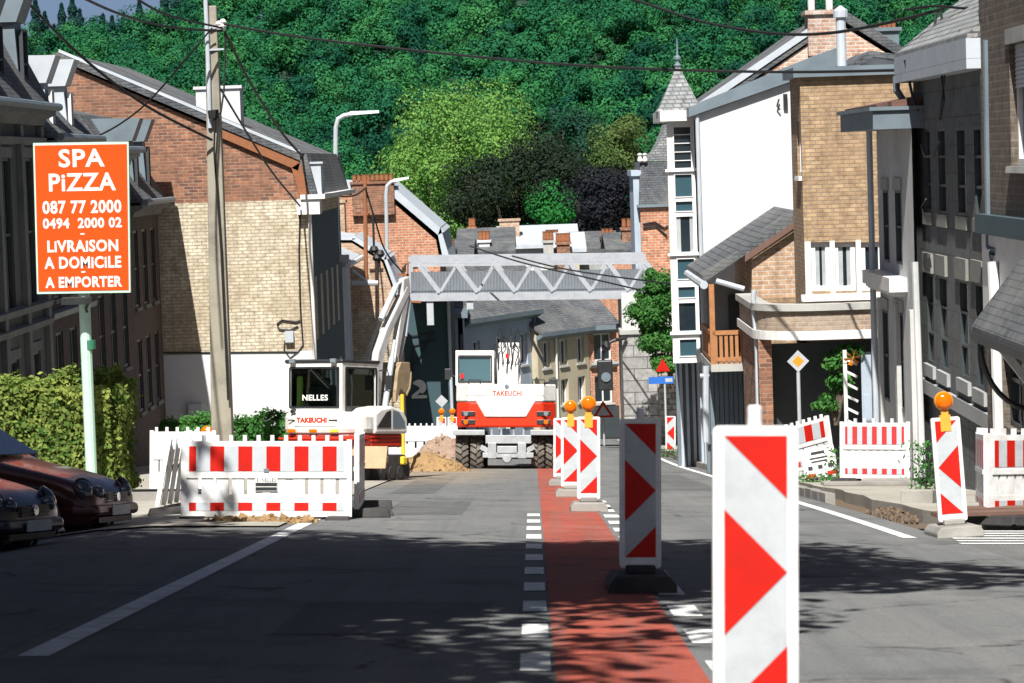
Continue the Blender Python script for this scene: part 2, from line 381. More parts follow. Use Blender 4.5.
def lump(cx, cy, rx, ry, h, mat, name, label, cat, seed=1, rough=.25, n=26, cl=.05):
    mb = MB(); rs = random.Random(seed); vs = []
    for i in range(n+1):
        for j in range(n+1):
            u, v = i/n*2-1, j/n*2-1; r = math.hypot(u, v)
            x, y = cx+u*rx, cy+v*ry
            z = max(0, 1-r**1.4)*h; z *= 1+rough*(math.sin(x*7+seed)+math.sin(y*6+x*3))*.3
            z += (rs.random()-.5)*rough*.5*h*(z > 0.01)
            vs.append(V((x+(rs.random()-.5)*rx*.06, y, gz(x, y)+z-(.06 if r > .97 else 0))))
    k = n+1; mb.add(vs, [(i*k+j, i*k+j+1, (i+1)*k+j+1, (i+1)*k+j) for i in range(n) for j in range(n)])
    # loose stones and clods belong to the heap
    for _ in range(110):
        a = rs.random()*6.28; q = rs.random()**.5*1.12; x, y = cx+math.cos(a)*q*rx, cy+math.sin(a)*q*ry
        z = gz(x, y)+max(0, 1-q**1.4)*h; s = rs.uniform(.012, cl)
        Mx = Matrix.Translation((x, y, z+s*.2)) @ Euler((rs.random()*3, rs.random()*3, rs.random()*3)).to_matrix().to_4x4()
        b0 = len(mb.v); mb.box(-s, s, -s*.8, s*.8, -s*.6, s*.6, 0, Mx)
        for i_ in range(b0, len(mb.v)): mb.v[i_] = mb.v[i_]+V((rs.uniform(-.5, .5), rs.uniform(-.5, .5), rs.uniform(-.4, .4)))*s
    return single(mb, name, label, cat, mat, base=V((cx, cy, gz(cx, cy))))

# ------------------------------------------------------------------ foliage
def leafmesh(name, pts, nrm, size, mats, mi=None, parent=None, rel=None, asp=.6):
    n = len(pts); nrm = nrm/np.maximum(1e-6, np.linalg.norm(nrm, axis=1, keepdims=True))
    r = RNG.normal(size=(n, 3)); t = np.cross(nrm, r); t /= np.maximum(1e-6, np.linalg.norm(t, axis=1, keepdims=True)); b = np.cross(nrm, t)
    s = size[:, None]; bend = nrm*s*.25
    v = np.stack([pts-t*s, pts+b*s*asp-bend*0, pts+t*s-bend, pts-b*s*asp], 1).reshape(-1, 3)
    if rel is not None: v = v-np.array(rel)
    me = bpy.data.meshes.new(name); me.vertices.add(4*n); me.vertices.foreach_set('co', v.astype(np.float32).ravel())
    me.loops.add(4*n); me.loops.foreach_set('vertex_index', np.arange(4*n, dtype=np.int32))
    me.polygons.add(n); me.polygons.foreach_set('loop_start', np.arange(0, 4*n, 4, dtype=np.int32))
    for m in mats: me.materials.append(m)
    if mi is not None: me.polygons.foreach_set('material_index', mi.astype(np.int32))
    me.update(calc_edges=True); me.validate()
    o = bpy.data.objects.new(name, me); COL.objects.link(o)
    if parent: o.parent = parent
    return o
def blobcrown(c, rad, nb, nleaf, seed, br=.38, flatz=.25, inner=.25, nv=.4):
    """leaf positions on many overlapping clumps that fill an ellipsoid"""
    g = np.random.default_rng(seed); c = np.array(c); rad = np.array(rad)
    d = g.normal(size=(nb, 3)); d /= np.linalg.norm(d, axis=1, keepdims=True)
    bc = d*(g.uniform(.35, .78, size=(nb, 1)))*rad; bc[:, 2] = np.maximum(bc[:, 2], -rad[2]*(1-flatz))
    rr = g.uniform(.6, 1.25, nb)*br
    k = g.integers(0, nb, nleaf); u = g.normal(size=(nleaf, 3)); u /= np.linalg.norm(u, axis=1, keepdims=True)
    sh = np.where(g.random((nleaf, 1)) < inner, g.uniform(.3, .9, (nleaf, 1)), g.uniform(.88, 1.12, (nleaf, 1)))
    p = bc[k]+u*sh*(rr[k][:, None]*rad.mean())*np.array([1, 1, .85]); 
    nr = u+g.normal(size=(nleaf, 3))*nv+np.array([0, 0, .3])
    return c+p, nr, bc+c, rr
M['bark'] = paint('bark', (.1, .075, .055), (.05, .04, .03), .95, 0, 4, .6, .8, 12, 'pos')
def tree(name, label, base, h, c, rad, mat, nb, nl, ls, seed, group=None, limbs=9, br=.38):
    base = V(base); t = thing(name, label, 'tree', base, group=group)
    p, nr, bc, rr = blobcrown(c, rad, nb, nl, seed, br)
    g = np.random.default_rng(seed+1)
    o = leafmesh('crown', p, nr, g.uniform(.6, 1.3, len(p))*ls, [mat], None, t, base)
    mb = MB(); c = V(c); fork = base+(c-base)*.45; r0 = max(.15, .035*h)
    mb.tube([base-V((0, 0, .3)), base+V((0, 0, .4)), base+(fork-base)*.5+V((.1, 0, 0)), fork], [r0*1.5, r0*1.1, r0*.9, r0*.75], 10)
    for i in range(limbs):
        e = V(bc[i % len(bc)]); m_ = fork+(e-fork)*.5+V((0, 0, -.06*h)); mb.tube([fork-V((0, 0, .3)), m_, e], [r0*.5, r0*.3, r0*.08], 6)
    mb.build('trunk', M['bark'], t, base); return t

M['leaf_light'] = leafmat('leaf_light', (.07, .2, .05), (.21, .37, .085))
M['leaf_beech'] = leafmat('leaf_copper', (.008, .021, .014), (.026, .034, .02), .15)
M['leaf_purple'] = leafmat('leaf_purple', (.009, .012, .016), (.02, .02, .028), .1)
M['leaf_bright'] = leafmat('leaf_bright', (.015, .13, .035), (.04, .23, .05))
M['leaf_olive'] = leafmat('leaf_olive', (.05, .11, .035), (.13, .18, .06))
M['leaf_dark'] = leafmat('leaf_dark', (.008, .04, .03), (.02, .07, .04), .2)
M['leaf_hedge'] = leafmat('leaf_hedge', (.02, .085, .015), (.3, .34, .085), .3, 2.6)
M['leaf_green'] = leafmat('leaf_green', (.03, .13, .03), (.1, .25, .06))
M['leaf_street'] = leafmat('leaf_street', (.03, .08, .015), (.06, .12, .025), .08)
FM = [leafmat('wood_%d' % i, a, b, .2, .08) for i, (a, b) in enumerate([
    ((.009, .08, .04), (.024, .145, .054)), ((.014, .1, .04), (.04, .185, .054)), ((.005, .048, .032), (.011, .085, .045)), ((.018, .115, .045), (.045, .19, .06))])]
M['leaf_conifer'] = leafmat('leaf_conifer', (.004, .025, .025), (.01, .045, .04), .05)

# the far-off wood on the hillside: reads as one mass
def forest():
    g = np.random.default_rng(11); P_, N_, S_, I_ = [], [], [], []
    y = 408.0
    while y < 575:
        wdt = .5*1024/F*y+55; x = -wdt+g.uniform(0, 5)
        while x < wdt:
            tx, ty = x+g.normal()*1.2, y+g.normal()*1.4
            R = g.uniform(2.8, 5.2); hz = g.uniform(5, 9.5); z = gz(tx, ty)
            near = 1 if abs(tx) < .5*1024/F*ty+8 else .45
            n = int((2000 if R > 3.8 else 1400)*near)
            p, nr, _, _ = blobcrown((tx, ty, z+hz), (R, R, R*g.uniform(.8, 1.2)), 9, n, int(g.integers(1 << 30)), .5, .5, .05, .16)
            P_.append(p); N_.append(nr); S_.append(g.uniform(.17, .36, n)/math.sqrt(near)); I_.append(np.full(n, g.choice(4, p=[.4, .28, .2, .12])))
            x += R*1.5
        y += 5.2
    o = leafmesh('hillside_wood', np.concatenate(P_), np.concatenate(N_), np.concatenate(S_), FM, np.concatenate(I_))
    tag(o, 'dense green wood covering the whole hillside behind the town', 'wood', kind='stuff')
forest()
def conifer(x, y, h, label):
    g = np.random.default_rng(int(abs(x)*100)); z = gz(x, y); n = 1500
    t = g.random(n)**.7; r = (.06+1-t)*h*.24*(1+.25*np.sin(t*38)); a = g.uniform(0, 6.283, n); q = g.uniform(.4, 1, n)
    p = np.stack([x+np.cos(a)*r*q, y+np.sin(a)*r*q, z+h*(.1+.9*t)-r*q*.35], 1); nr = np.stack([np.cos(a), np.sin(a), np.full(n, .7)], 1)+g.normal(size=(n, 3))*.3
    th = thing('spruce_tree', label, 'tree', V((x, y, z)), group='dark spruces along the ridge')
    leafmesh('crown', p, nr, g.uniform(.3, .6, n), [M['leaf_conifer']], None, th, V((x, y, z)), .4)
    mb = MB(); mb.tube([(x, y, z-.3), (x, y, z+h*.95)], [.3, .05], 6); mb.build('trunk', M['bark'], th, V((x, y, z)))
for px in (36, 45, 54, 62, 73, 80, 92, 103, 112, 124, 140, 152, 165, 178, 190, 204, 236):
    y = 566+random.uniform(-3, 5); q = P(px, 20, y); h = random.uniform(12, 19)
    conifer(q.x, y, h, 'dark pointed spruce on the ridge at the top left skyline')
def bigtree(name, label, px, py, rx, ry, d, mat, nb, nl, ls, seed, br=.36):
    c = P(px, py, d); s = F/d; r = rx/s*1.13; rz = ry/s*1.1
    b = V((c.x, d, gz(c.x, d))); tree(name, label, b, c.z+rz-b.z, c, (r, r*.9, rz), mat, nb, nl, ls, seed, br=br)
bigtree('broadleaf_tree', 'largest pale green leafy tree at the foot of the wooded hill', 464, 169, 99, 88, 262, M['leaf_light'], 60, 40000, .15, 3, .27)
bigtree('broadleaf_tree', 'dark bushy tree half hidden behind the copper beech, at its upper right', 572, 148, 44, 44, 276, M['leaf_dark'], 26, 12000, .16, 4)
bigtree('broadleaf_tree', 'olive green tree beside the slate spire', 626, 155, 44, 50, 272, M['leaf_olive'], 32, 15000, .14, 5, .3)
bigtree('copper_beech', 'wide blackish copper beech in front of the pale green tree', 520, 188, 78, 62, 250, M['leaf_beech'], 44, 26000, .15, 6, .28)
bigtree('broadleaf_tree', 'small bright emerald tree between the two dark red trees', 568, 210, 42, 38, 246, M['leaf_bright'], 24, 11000, .14, 7)
bigtree('copper_beech', 'blackish purple tree left of the grey slate mansard', 606, 206, 42, 46, 240, M['leaf_purple'], 28, 15000, .14, 8)
bigtree('broadleaf_tree', 'pale yellow-green bush low behind the brick chimney pots', 412, 222, 30, 28, 242, M['leaf_light'], 18, 8000, .14, 9)

# street trees beside and behind the camera; their crowns shade the near road, a few added to block sky
def streettree(x, y, h, cx, cy, rad, seed, nl, label, ls=.17, nb=40, br=.34):
    z = gz(x, y); tree('street_tree', label, (x, y, z), h, (cx, cy, gz(cx, cy)+h), rad, M['leaf_street'], nb, nl, ls, seed, 'roadside trees shading the near road', 14, br)
# ------------------------------------------------------------------ building kit
UZ = V((0, 0, 1))
def wallgrid(mb, o, u, L, Hh, holes, n, dep=.14, mi=0):
    """wall sheet with real openings and their reveals"""
    us = sorted(set([0, L]+[a for h in holes for a in h[:2]])); vs = sorted(set([0, Hh]+[a for h in holes for a in h[2:4]]))
    us = [a for a in us if 0 <= a <= L]; vs = [a for a in vs if 0 <= a <= Hh]
    at = lambda a, b, c=0: o+u*a+UZ*b-n*c
    for i in range(len(us)-1):
        for j in range(len(vs)-1):
            a, b = (us[i]+us[i+1])/2, (vs[j]+vs[j+1])/2
            if any(h[0] < a < h[1] and h[2] < b < h[3] for h in holes): continue
            mb.poly([at(us[i], vs[j]), at(us[i+1], vs[j]), at(us[i+1], vs[j+1]), at(us[i], vs[j+1])], mi)
    for h in holes:
        c = [(h[0], h[2]), (h[1], h[2]), (h[1], h[3]), (h[0], h[3])]
        for k in range(4):
            a, b = c[k], c[(k+1) % 4]; mb.poly([at(*a), at(*b), at(b[0], b[1], dep), at(a[0], a[1], dep)], mi)
def window(T, rel, o, u, n, h, fm='frame_white', gm='glass', dep=.14, bars=(1, 1), fw=.06, sill=None, curtain=0, shutter=0, name='window', lintel=None):
    at = lambda a, b, c: o+u*a+UZ*b-n*c
    f = MB()
    def bar(a0, a1, b0, b1, c0=dep-.07, c1=dep):
        f.prism([at(a0, b0, c0), at(a1, b0, c0), at(a1, b1, c0), at(a0, b1, c0)], -n*(c1-c0))
    e = .002
    bar(h[0]+e, h[0]+fw, h[2]+e, h[3]-e); bar(h[1]-fw, h[1]-e, h[2]+e, h[3]-e); bar(h[0]+fw, h[1]-fw, h[2]+e, h[2]+fw); bar(h[0]+fw, h[1]-fw, h[3]-fw, h[3]-e)
    for i in range(1, bars[0]):
        a = h[0]+(h[1]-h[0])*i/bars[0]; bar(a-fw*.45, a+fw*.45, h[2]+fw, h[3]-fw, dep-.06, dep-.005)
    for j in range(1, bars[1]):
        b = h[2]+(h[3]-h[2])*j/bars[1]; bar(h[0]+fw, h[1]-fw, b-fw*.4, b+fw*.4, dep-.055, dep-.008)
    w = f.build(name, M[fm], T, rel)
    g = MB(); c = dep-.012; g.poly([at(h[0]+.01, h[2]+.01, c), at(h[1]-.01, h[2]+.01, c), at(h[1]-.01, h[3]-.01, c), at(h[0]+.01, h[3]-.01, c)])
    g.build('pane', M[gm], w, rel)
    if curtain:
        k = MB(); c = dep-.016; ww = (h[1]-h[0])
        for a, b in ((h[0]+fw, h[0]+fw+ww*.28*curtain), (h[1]-fw-ww*.22*curtain, h[1]-fw)):
            m_ = 8
            for i in range(m_):
                x0, x1 = a+(b-a)*i/m_, a+(b-a)*(i+1)/m_; d0, d1 = (0, .012) if i % 2 else (.012, 0)
                k.poly([at(x0, h[2]+fw, c-d0), at(x1, h[2]+fw, c-d1), at(x1, h[3]-fw, c-d1), at(x0, h[3]-fw, c-d0)])
        k.build('curtain', M['curtain'], w, rel)
    if shutter:
        k = MB(); b0 = h[3]-(h[3]-h[2])*shutter; q = int((h[3]-b0)/.06)+1
        for i in range(q):
            z = b0+(h[3]-b0)*i/q; k.prism([at(h[0]+.01, z, dep-.09), at(h[1]-.01, z, dep-.09), at(h[1]-.01, z+.05, dep-.075), at(h[0]+.01, z+.05, dep-.075)], -n*.012)
        k.build('roller_shutter', M['whitepaint'], w, rel)
    if sill:
        k = MB(); a0, a1 = h[0]-.07, h[1]+.07; k.prism([at(a0, h[2]-.09, -.07), at(a1, h[2]-.09, -.07), at(a1, h[2]-.003, -.06), at(a0, h[2]-.003, -.06)], -n*.1); k.build('sill', M[sill], w, rel)
    if lintel:
        k = MB(); a0, a1 = h[0]-.12, h[1]+.12; k.prism([at(a0, h[3]+.003, -.03), at(a1, h[3]+.003, -.03), at(a1, h[3]+.2, -.03), at(a0, h[3]+.2, -.03)], -n*.028); k.build('lintel', M[lintel], w, rel)
    return w
def holepx(X0, o, px0, px1, py0, py1):
    """opening on a street-side wall x = X0 whose o is the bottom near end and u = +y"""
    pm, pn = (py0+py1)/2, (px0+px1)/2
    ya, yb = sorted((PX(px0, pm, X0).y, PX(px1, pm, X0).y)); zt, zb = PX(pn, py0, X0).z, PX(pn, py1, X0).z
    return (ya-o.y, yb-o.y, zb-o.z, zt-o.z)
def holefr(d, o, px0, px1, py0, py1):
    pm, pn = (py0+py1)/2, (px0+px1)/2
    return (P(px0, pm, d).x-o.x, P(px1, pm, d).x-o.x, P(pn, py1, d).z-o.z, P(pn, py0, d).z-o.z)
def house(name, label, x, y, group=None, cat='house'):
    b = V((x, y, gz(x, y))); T = thing(name, label, cat, b, group=group); return T, b
YV, XV = V((0, 1, 0)), V((1, 0, 0))
def cornice(mb, o, u, L, n, z, prof=((0, 0), (.1, .0), (.14, .12), (.34, .2), (.36, .34), (0, .36))):
    pts = [o+n*a+UZ*(z-o.z+b) for a, b in prof]; mb.prism(pts, u*L)

# ------------------------------------------------------------------ left terraces, street wall on x = -10
def terrace(name, label, x0, ya, yb, zeave, zroof, setb, rows, wy, wallm, roofm, dorm=(), dm='zinc', fm='frame_dark', trim='stone', chim=None, bands=(), sillm='sootstone', pil=False, dw=.62, dh=2.0):
    T, rel = house(name, label, x0, ya)
    zb = gz(x0, yb)-.6; o = V((x0, ya, zb)); n = XV; u = YV; L = yb-ya
    holes = [(a-ya-w/2, a-ya+w/2, z0-zb, z1-zb) for (z0, z1, w) in rows for a in wy]
    mb = MB(); wallgrid(mb, o, u, L, zeave-zb, holes, n, .1)
    dx = -8.5
    for y in (ya, yb): mb.poly([V((x0, y, zb)), V((x0+dx, y, zb)), V((x0+dx, y, zeave)), V((x0, y, zeave))])
    mb.poly([V((x0+dx, ya, zb)), V((x0+dx, yb, zb)), V((x0+dx, yb, zeave)), V((x0+dx, ya, zeave))])
    mb.build('wall', M[wallm], T, rel)
    for h in holes: window(T, rel, o, u, n, h, fm, 'glass', .1, (2, 2), .06, sillm, lintel=trim if pil else None)
    c = MB(); cornice(c, o, u, L, n, zeave)
    for z in bands:
        sc_m = MB(); cornice(sc_m, o, u, L, n, z, ((.0, 0), (.12, .02), (.15, .14), (.0, .18))); sc_m.build('string_course', M[trim], T, rel)
    if pil:
        ys_ = [ya+.12]+[(a+b)/2 for a, b in zip(wy[:-1], wy[1:])]+[yb-.4]
        for y in ys_: MB().box(x0+.003, x0+.11, y, y+.3, zb+.2, zeave-.02).build('pilaster', M[trim], T, rel)
    c.build('cornice', M[trim], T, rel)
    g = MB(); g.tube([(x0+.42, ya, zeave+.36), (x0+.42, yb, zeave+.36)], .08, 8); g.build('gutter', M['zincdark'], T, rel)
    r = MB(); rp = [V((x0+.32, ya, zeave+.3)), V((x0-setb, ya, zroof)), V((x0-setb-3, ya, zroof+.7)), V((x0+dx, ya, zroof-.3)), V((x0+dx, ya, zeave))]
    r.prism(rp, YV*L)
    roof = r.build('roof', M[roofm], T, rel)
    for y in dorm:
        d = MB(); xf = x0-.02; zt = zeave+.3+dh
        d.prism([V((xf-1.9, y-dw/2, zeave+.36)), V((xf, y-dw/2, zeave+.36)), V((xf-.08, y-dw/2, zt-.55)), V((xf-1.9, y-dw/2, zt-.55))], YV*dw)
        d.prism([V((xf-1.95, y-dw/2-.1, zt-.56)), V((xf-.02, y-dw/2-.1, zt-.56)), V((xf+.2, y-dw/2-.1, zt)), V((xf-1.95, y-dw/2-.1, zt+.04))], YV*(dw+.2))
        D = d.build('dormer', M[dm], T, rel)
        window(D, rel, V((xf+.01, y-dw/2, zeave+.36)), YV, XV, (.1, dw-.1, .15, dh-.75), 'frame_white' if dm == 'zinc' else 'frame_dark', 'glass', .02, (1, 2), .05)
    if chim:
        for (cx, cy, w, zt, mt) in chim:
            k = MB(); k.box(cx-w/2, cx+w/2, cy-w/2, cy+w/2, zeave+.5, zt); k.box(cx-w/2-.06, cx+w/2+.06, cy-w/2-.06, cy+w/2+.06, zt, zt+.1)
            k.build('chimney', M[mt], T, rel)
    return T, rel
zA = P(45, 108, 56.5).z
terrace('townhouse', 'sooty stone townhouse with cornices and dark dormers at the left edge', -9.7, 43, 56.3, zA-.36, zA+2.6, 1.0,
        [(zA-3.9, zA-1.0, 1.05), (zA-7.0, zA-4.8, 1.05)], [45.2, 47.6, 50, 52.4, 54.8], 'soot', 'slate', [47, 49.7, 52.3, 54.9], 'zincdark', bands=(zA-4.35, zA-4.0, zA-.75), trim='sootstone', sillm='sootstone', pil=True, chim=[(-12, 55.6, .5, zA+2.9, 'brick_cream')], dw=.75, dh=2.25)
zB = P(66, 139, 60).z
terrace('townhouse', 'dark house with two pale zinc dormers, directly behind the pizza sign', -9.7, 56.32, 62.0, zB-.36, zB+1.7, 1.1,
        [(zB-3.3, zB-1.2, .9), (zB-6.0, zB-4.0, .9)], [57.6, 59.4, 61.2], 'brick_dark', 'slate', [57.9, 60.3], 'zinc', bands=(zB-3.7,), trim='zincdark', dw=.5, dh=1.75)
zC = P(110, 150, 66).z
terrace('townhouse', 'low dark brick house with a brown tiled roof behind the pizza sign', -9.7, 62.02, 68.4, zC-.36, zC+.95, 2.2,
        [(zC-2.5, zC-.8, .9), (zC-5.2, zC-3.3, .9)], [63.4, 65.2, 67.1], 'brick_dark', 'tile', [], trim='zincdark')
zD = P(160, 200, 73.5).z
terrace('townhouse', 'dark brick house with paired narrow zinc dormers against the gable house', -9.7, 68.42, 73.8, zD-.36, zD+2.2, 1.1,
        [(zD-2.6, zD-.7, .85), (zD-5.2, zD-3.4, .85)], [69.4, 71.0, 72.6], 'brick_dark', 'slate', [70.2, 72.4], 'zincdark', trim='sootstone', dw=.5, dh=2.15)

# ------------------------------------------------------------------ gable house facing the camera, d = 74
def gablehouse():
    d = 74.0; T, rel = house('gable_house', 'house with a wide red brick gable over cream painted brick and a white base', -10, d)
    xr = P(310, 280, d).x; xl = P(-150, 200, d).x
    zk = P(301, 163, d).z; ze = P(308, 205, d).z; zap = P(60, 62, d).z; xap = P(60, 62, d).x; xk = P(296, 158, d).x
    zm = P(230, 202, d).z; ze = max(ze, zm+.03); zw = P(230, 353, d).z; zb = gz(xr, d)-.8; dp = 13
    s = (zk-zap)/(xk-xap)
    up = [V((xl, d, zm)), V((xr, d, zm)), V((xr, d, ze)), V((xk, d, zk)), V((xap, d, zap)), V((xl, d, zap-(xap-xl)*.36))]
    m1 = MB(); m1.prism(up, YV*dp); m1.build('gable', M['brick_red'], T, rel)
    m2 = MB(); m2.box(xl, xr, d-.012, d+dp, zw, zm-.001); m2.build('painted_wall', M['brick_cream'], T, rel)
    m3 = MB(); m3.box(xl, xr, d-.03, d+dp, zb, zw-.001); m3.build('plinth', M['white_wall'], T, rel)
    # roof: upper slope, steep lower mansard slope
    r = MB(); t = .2; y0 = d-.16; y1 = d+dp+.2
    A, B, C_ = V((xap, y0, zap+.06)), V((xk+.12, y0, zk+.06)), V((xr+.1, y0, ze+.05))
    r.prism([A, B, B+V((0, 0, t)), A+V((0, 0, t))], YV*(y1-y0))
    r.prism([B, C_, C_+V((t*.9, 0, .05)), B+V((t*.8, 0, t))], YV*(y1-y0))
    Lp = V((xl-.3, y0, zap-(xap-xl)*.36)); r.prism([A, Lp, Lp+V((0, 0, t)), A+V((0, 0, t))], YV*(y1-y0))
    r.build('roof', M['slate'], T, rel)
    # pale raised verge
    v_ = MB(); e = V((0, -.012, .05)); v_.prism([A+e+V((0, 0, .14)), B+e+V((0, 0, .14)), B+e+V((0, 0, .22)), A+e+V((0, 0, .22))], YV*.22); v_.build('verge_flashing', M['zinc'], T, rel)
    x0 = P(212, 126, d).x; z0 = zap+(x0-xap)*s
    b = MB(); y2 = d-.12; q = lambda x, z: V((x, y2, z))
    b.prism([q(x0, z0-.17), q(xk+.05, zk-.2), q(xk+.12, zk+.05), q(x0, z0+.05)], YV*.1)
    b.prism([q(xk-.12, zk-.12), q(xr-.16, ze), q(xr+.08, ze), q(xk+.13, zk+.03)], YV*.11)
    b.build('barge_board', M['rust'], T, rel)
    c = MB(); c1, c2 = P(196, 100, d+3), P(240, 100, d+3); zc = P(215, 89, d+3).z
    c.box(c1.x, c2.x, d+3, d+3.9, zap-4, zc); c.box(c1.x-.06, c2.x+.06, d+2.94, d+3.96, zc, zc+.08)
    ch = c.build('chimney', M['white_wall'], T, rel)
    # street-side eave box in white
    k = MB(); k.box(xr-.25, xr+.35, d-.3, d+.5, ze-.42, ze-.02); k.box(xr-.15, xr+.5, d-.36, d+dp, ze-.02, ze+.1); k.build('eave_box', M['whitepaint'], T, rel)
    k = MB(); a, bb = P(299, 188, d+.3), P(318, 188, d+.3); k.box(a.x+.12, bb.x+.1, d+.2, d+1.2, ze+.1, P(308, 164, d).z); k.box(a.x+.08, bb.x+.16, d+.15, d+1.26, P(308, 164, d).z, P(308, 162, d).z); k.build('dormer', M['zinc'], T, rel)
    # drain pipe, conduits, meter box
    k = MB(); xp = xr+.06; k.tube([(xp, d-.08, ze-.4), (xp, d-.08, zb)], .05, 8); k.build('drainpipe', M['whitepaint'], T, rel)
    k = MB(); bx = P(290, 336, d); k.box(bx.x-.12, bx.x+.1, d-.16, d-.012, bx.z-.16, bx.z+.14)
    jb = k.build('junction_box', M['zinc'], T, rel)
    k = MB(); pp = lambda x, y: P(x, y, d-.05)
    k.tube([pp(300, 215), pp(299, 250), pp(300, 300), pp(301, 320), pp(296, 322), pp(282, 320), pp(277, 324), pp(279, 329), pp(290, 330), pp(298, 326)], .022, 6)
    k.tube([pp(301, 318), pp(303, 345), pp(298, 352), pp(270, 352), pp(162, 353)], .02, 6); k.tube([pp(285, 340), pp(284, 350), pp(290, 358), pp(298, 352)], .018, 6)
    k.build('cable_run', M['cable'], T, rel)
    k = MB(); bx = P(196, 412, d); k.box(bx.x-.18, bx.x+.18, d-.2, d-.03, bx.z-.2, bx.z+.22); k.build('meter_box', M['zinc'], T, rel)
    for px, py in ((232, 136), (270, 152)):
        k = MB(); bx = P(px, py, d); k.box(bx.x-.14, bx.x+.14, d-.1, d-.002, bx.z-.1, bx.z+.04); k.build('corbel', M['brick_red'], T, rel)
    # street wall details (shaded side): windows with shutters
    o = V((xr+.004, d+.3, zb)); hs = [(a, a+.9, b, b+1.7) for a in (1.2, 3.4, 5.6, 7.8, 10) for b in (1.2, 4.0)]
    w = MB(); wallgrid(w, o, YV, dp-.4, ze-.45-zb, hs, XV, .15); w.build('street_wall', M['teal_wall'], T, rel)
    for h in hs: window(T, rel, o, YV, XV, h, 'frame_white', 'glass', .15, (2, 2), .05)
gablehouse()

